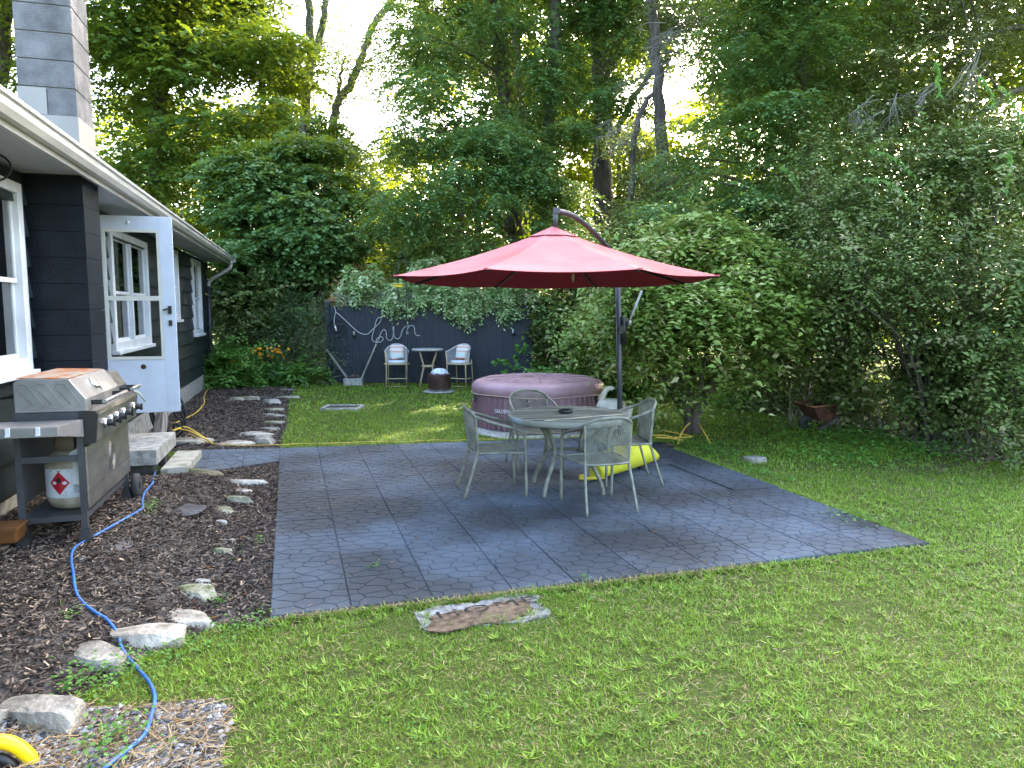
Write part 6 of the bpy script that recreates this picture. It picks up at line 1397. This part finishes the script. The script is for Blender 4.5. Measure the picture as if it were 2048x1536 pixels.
for i in range(78):
    a_ = random.uniform(0, 2 * math.pi); q_ = random.random() ** .45; x = 1400 + 175 * q_ * math.cos(a_); y = 585 + 120 * q_ * math.sin(a_) - (20 if abs(x - 1385) < 120 else 0)
    dY = 1.7 * math.sqrt(max(0, 1 - q_ * q_)); bl.append((x, y, 10 + random.choice((-1, -1, 1)) * dY * random.uniform(.5, 1), random.uniform(.2, .4), .38))
for x, y in ((1345, 765), (1390, 750), (1440, 745), (1470, 740), (1350, 795), (1270, 700), (1350, 725), (1420, 720), (1280, 690), (1560, 680), (1600, 630), (1500, 720)): bl.append((x, y, 9.6 + random.uniform(-.5, .8), .2, .4))
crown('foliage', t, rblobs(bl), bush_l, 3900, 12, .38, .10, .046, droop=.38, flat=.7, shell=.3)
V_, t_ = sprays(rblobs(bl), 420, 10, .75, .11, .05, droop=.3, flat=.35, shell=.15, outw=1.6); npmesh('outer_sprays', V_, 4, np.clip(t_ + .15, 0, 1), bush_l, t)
# bushes beyond the hot tub
shrub('flowering_bush', 'yellowish green bush between fence end and umbrella pole', [(1170, 1290, 585, 730, 13.5, 15.5, 18, .33, .7), (1150, 1230, 500, 590, 15, 17, 6, .4, .6)], bush_l, 2300, base=G(1200, 775), grp=None, nst=12, L=.10, W=.055, Ls=.4)
shrub('ivy_thicket', 'dark green thicket right beside the fence end', [(1100, 1190, 590, 770, 16.2, 18, 22, .42, .8), (1085, 1130, 620, 770, 17, 18, 8, .25, .8), (1090, 1130, 530, 600, 17.5, 19, 5, .4, .6)], hedge_l, 1900, base=G(1110, 772), grp=None, nst=6, L=.12, W=.08, Ls=.4)
shrub('low_weeds', 'belt of low green weeds behind the hot tub', [(1090, 1480, 745, 790, 14, 16, 34, .3, .5), (1440, 1640, 770, 835, 12.2, 14, 18, .22, .5)], weed_l, 1700, base=G(1260, 785), grp=None, nst=0, L=.08, W=.05, cat='weeds')
# vine over the fence top
vt = thing('flowering_vine', 'pale flowering vine spilling over the top of the dark fence', 'vine', (P(860, 600, FY).x, FY + .1, 0)); off = Vector((P(860, 600, FY).x, FY + .1, 0)); bl = []
for x in range(692, 1060, 9): bl += [(x + random.uniform(-8, 8), random.uniform(566, 590), FY + random.uniform(-.2, .5), .18, .6)]
for x, y in ((700, 560), (730, 565), (750, 555), (715, 585), (830, 545), (850, 540), (868, 535), (780, 618), (800, 622), (826, 618), (850, 610), (900, 615), (915, 628), (930, 640), (926, 632), (950, 622), (965, 618), (1010, 620), (1018, 628), (890, 605), (980, 605), (1070, 610), (1090, 615), (1100, 622)): bl.append((x, y - 13, FY - .12 + random.uniform(-.15, .1), .12, .8))
crown('foliage', vt, rblobs(bl), vine_l, 2900, 10, .22, .095, .045, droop=.6, flat=.1, shell=.5, upn=.6)
mb = MB()
for i in range(30):
    x = random.uniform(680, 1050); a_ = P(x, 600, FY) - off; mb.tube(smooth([a_, a_ + Vector((random.gauss(0, .3), -.15, .15)), a_ + Vector((random.gauss(0, .5), -.2, -.1))], 3), .008, 4, caps=False)
mb.build('stems', dead_m, vt)['kind'] = 'stuff'
# sprig in front of the fence
sg = thing('knotweed_sprig', 'bright green weed growing in front of the right fence boards', 'weed', (G(1028, 770).x, 15.9, 0)); mb = MB()
spr = [((1022, 765), (1030, 735), (1034, 705), (1030, 690)), ((1030, 740), (1015, 725), (990, 722)), ((1034, 712), (1046, 700), (1050, 693)), ((1015, 765), (1008, 752), (1010, 742)), ((1048, 768), (1058, 757), (1062, 748))]
Vs = []; ts = []; off = Vector((G(1028, 770).x, 15.9, 0))
for s_ in spr:
    q_ = smooth([P(x, y, 15.9) - off for x, y in s_], 4); mb.tube(q_, .007, 4)
    for v in q_[3:]:
        for _ in range(3):
            d_ = nrm(rng.normal(size=(1, 3)) + np.array([[0, -.3, -.3]])); n_ = nrm(rng.normal(size=(1, 3)) * .4 + np.array([[0, -.6, .8]])); Vs.append(leafquads(np.array([tuple(v)]), d_, n_, np.array([.12]) * random.uniform(.7, 1.2), np.array([.09]))); ts.append([random.random()])
mb.build('stem', weed_l, sg); npmesh('leaves', np.concatenate(Vs), 4, np.concatenate(ts), weed_l, sg)
# left border: young maples, feathery shrub, hosta, flowers, weeds
tree('young_maple', 'young maple thicket at the far corner of the house', 'tree', None, [(tr(18.5, [(500, 700), (498, 560), (492, 440), (490, 350)]), .06, .03), (tr(18.8, [(540, 700), (552, 560), (560, 430)]), .05, .03), (tr(19.2, [(600, 700), (604, 560), (612, 470)]), .06, .03)],
     [(425, 640, 350, 520, 17.5, 20, 34, .62, .4), (425, 590, 490, 640, 17.3, 19.5, 26, .55, .4), (590, 680, 430, 520, 17.5, 19.5, 10, .5, .4), (470, 560, 300, 380, 18, 19.5, 8, .45, .5)], sap_l, 4500, 12, .5, .12, .10, droop=.3, flat=.7, r0=.02)
tree('young_maple', 'leafy sapling with broad leaves left of the fence post', 'tree', None, [(tr(18, [(640, 720), (645, 600), (650, 540)]), .04, .02)], [(600, 690, 430, 540, 17.3, 19, 12, .45, .4), (600, 640, 540, 580, 17.3, 19, 3, .3, .4)], sap_l, 1200, 12, .45, .12, .10, droop=.3, flat=.7, r0=.02)
shrub('feathery_shrub', 'grey green feathery shrub left of the fence', [(560, 650, 640, 760, 16.6, 17.8, 24, .38, .9), (540, 595, 600, 680, 17, 18, 8, .3, 1.)], feather_l, 2100, k=16, base=G(605, 768), grp=None, nst=8, L=.07, W=.016, Ls=.4, droop=-.3, flat=.0)
shrub('dark_shrub', 'dark shrub at the house corner behind the downspout', [(425, 560, 570, 720, 17, 18.6, 26, .42, .7)], hedge_l, 1800, base=G(500, 768), grp=None, nst=8, L=.10, W=.07)
shrub('flower_bed_plants', 'tangled green border plants beside the house corner', [(412, 520, 715, 768, 15.8, 16.8, 22, .25, .6), (480, 640, 735, 768, 16, 16.8, 12, .2, .6)], weed_l, 1500, base=G(460, 770), grp=None, nst=0, L=.09, W=.05, cat='plants')
hs = G(548, 768); ho = thing('hosta', 'broad leaved hosta clump at the lawn corner', 'plant', (hs.x, hs.y, 0)); Vs = []; n = 150
a_ = rng.random(n) * 6.28; r_ = rng.random(n) ** .6 * .55; c = np.stack([np.cos(a_) * r_ * .9, np.sin(a_) * r_ * .7, .12 + .38 * (1 - r_ / .6) + rng.random(n) * .1], 1); D = nrm(np.stack([np.cos(a_), np.sin(a_), -.25 - r_], 1) + rng.normal(size=(n, 3)) * .2); Nn = nrm(np.stack([np.cos(a_) * .6, np.sin(a_) * .6, np.ones(n)], 1))
npmesh('leaves', leafquads(c, D, Nn, .22 * (.7 + .5 * rng.random(n)), .13 * (.7 + .5 * rng.random(n)), .08), 4, rng.random(n), hosta_l, ho)
for (x, y, n, lab) in ((552, 708, 34, 'dense orange daylily bloom cluster nearest the hosta'), (515, 708, 22, 'orange and pale blooms left of the hosta'), (467, 724, 24, 'loose orange blooms low beside the downspout')):
    p_ = P(x, y, 15.9); f_ = thing('orange_flowers', lab, 'flowers', (p_.x, p_.y, 0), 0, 'orange flower clusters'); c = rng.normal(size=(n, 3)) * np.array([.10, .08, .09]) + np.array([0, 0, p_.z]); D = nrm(rng.normal(size=(n, 3))); Nn = nrm(rng.normal(size=(n, 3)) + np.array([0, -.8, .6]))
    npmesh('petals', leafquads(c, D, Nn, np.full(n, .07), np.full(n, .055)), 4, rng.random(n), flower_m, f_)
    mb = MB()
    for k in range(8): mb.tube([(random.gauss(0, .05), random.gauss(0, .04), 0), tuple(c[k])], .006, 4, caps=False)
    mb.build('stems', weed_l, f_)
# background woods, each tree its own
def bgt(label, x, Y, regs, n, r_=.25, m=None, L=.2):
    return tree('woodland_tree', label, 'tree', 'woodland trees behind the yard', [(tr(Y, [(x, 600), (x + random.uniform(-12, 12), 450), (x + random.uniform(-15, 15), 330)]), r_, r_ * .3)], regs, m or back_l, int(n * .85), 11, .9, L * 1.08, L * .8, droop=.3, flat=.6, every=0)
bgt('bright backlit tree behind the left maple trunk', 230, 33, [(150, 420, 250, 520, 30, 36, 26, 1.5, .5), (100, 350, -150, 250, 31, 36, 12, 1.4, .5)], 2600)
bgt('yellow green backlit tree left of the young maples', 450, 32, [(400, 580, 200, 420, 29, 35, 22, 1.4, .5), (420, 600, 420, 600, 29, 34, 14, 1.2, .5)], 2400)
bgt('hazy pale tree below the open sky gap', 740, 40, [(680, 830, 330, 560, 34, 44, 26, 1.5, .6)], 2300, L=.18)
bgt('backlit tree filling the gap left of the ivy locust', 880, 34, [(800, 960, 260, 560, 29, 36, 22, 1.4, .5), (850, 1000, -100, 200, 30, 36, 8, 1.3, .5)], 2300)
bgt('yellow backlit tree between the two ivy trunks', 1075, 31, [(1000, 1170, 100, 560, 28, 34, 22, 1.1, .5)], 2000)
bgt('glowing backlit tree right of the brown trunk', 1180, 32, [(1130, 1290, 30, 560, 28, 34, 22, 1.1, .5)], 2000)
bgt('distant trees seen through the cedar twigs', 1400, 30, [(1260, 1520, 180, 600, 25, 33, 30, 1.3, .5)], 2500)
bgt('dark background tree behind the broad locust', 1560, 22, [(1460, 1700, -150, 600, 19, 24, 34, 1.2, .5)], 3000, m=maple_l, L=.16)
bgt('dark background tree behind the spruce', 1850, 19, [(1600, 2140, -150, 620, 14, 18, 60, 1.1, .5)], 5200, m=maple_l, L=.16)
bgt('far tree behind the fence vine', 950, 27, [(780, 1080, 420, 620, 23, 29, 20, 1.1, .5)], 1800, m=maple_l)
bgt('backlit shrubby tree beyond the sunlit gap', 1830, 26, [(1640, 1960, 640, 690, 38, 46, 12, 1.6, .5), (1500, 2100, 540, 620, 22, 27, 14, 1.0, .5)], 1500)
for i, (x, y, Y, lab) in enumerate(((1345, 420, 24, 'thin grey trunk glimpsed behind the cedar'), (1215, 560, 27, 'thin straight trunk seen below the bright gap'), (1525, 420, 22, 'pale dead trunk glimpsed behind the locust tiers'), (1375, 420, 26, 'slim dark trunk behind the cedar twigs'), (690, 600, 27, 'slim trunk beside the distant house'))):
    b_ = P(x, y, Y); t = thing('bare_trunk', lab, 'tree', (b_.x, Y, 0), 0, 'bare trunks in the background'); mb = MB(); mb.tube(trunkpts([(0, 0, 0), (.1, 0, 2), (.05, 0, 4), (.2, 0, 5.6)]), [.13 - .004 * k for k in range(16)], 8); mb.build('trunk', barkg_m, t)
bgt('mid green tree filling the canopy behind the ivy locust', 930, 27, [(830, 1060, -160, 300, 24, 29, 26, 1.2, .4)], 1900, m=locust_l, L=.19)
bgt('mid green tree filling the canopy behind the brown trunk with added shading clumps overhead', 1250, 28, [(1080, 1480, -160, 130, 24, 29, 24, 1.2, .4), (1050, 1750, -480, -170, 20, 27, 40, 1.4, .4)], 3000, m=locust_l, L=.20)  # second region: unseen clumps above the frame, added to keep sun off the chimney
bgt('leafy tree high behind the darker maple', 520, 28, [(420, 600, -160, 240, 25, 29, 18, 1.2, .4)], 1500, m=maple_l, L=.18)
# distant house
dh = thing('neighbour_house', 'distant beige sided house with a brown roof behind the fence', 'house', (0, 0, 0)); beige = mat('beige_siding', (.50, .46, .38), rough=.7, var=.08); broof = mat('brown_roof', (.33, .22, .17), rough=.9, var=.2, scale=20)
DY = 31
def dp(x, y): return P(x, y, DY)
mb = MB(); a_, b_ = dp(560, 650), dp(860, 650); zt_ = dp(700, 600).z; mb.box(((a_.x + b_.x) / 2, DY + 3, zt_ / 2), (b_.x - a_.x, 6, zt_)); mb.build('wall', beige, dh)
for i in range(14):
    z_ = .45 + i * .13
    if z_ < zt_: mb = MB(); mb.prism([(a_.x, DY - .03, z_), (a_.x, DY, z_ + .12), (a_.x, DY, z_)], (b_.x - a_.x, 0, 0)); mb.build('plank', beige, dh)
r0_, r1_ = dp(690, 582), dp(850, 532); mb = MB(); mb.prism([(a_.x - .3, DY - .5, zt_ - .05), (a_.x - .3, DY + 3, r1_.z + .3), (a_.x - .3, DY + 6.5, zt_ - .05)], (b_.x - a_.x + .6, 0, 0)); mb.build('roof', broof, dh)
mb = MB(); q_ = dp(632, 628); mb.box((q_.x - .9, DY - .04, q_.z - .1), (.9, .05, .8)); mb.build('window', mat('dark_pane', (.03, .035, .04), rough=.1, var=.05), dh)
for i, (x, y, lab) in enumerate(((480, 697, 'small white bucket glimpsed behind the flower bed'),)):
    q_ = P(x, y, 18.6); mb = MB(); mb.lathe([(0, 0), (.12, 0), (.15, .26), (.16, .27), (.14, .27), (.11, .02), (0, .02)], 16, c=(q_.x, q_.y, q_.z - .1)); tag(mb.build('bucket', white_m), lab, 'bucket')
print('all', ALLV[0])
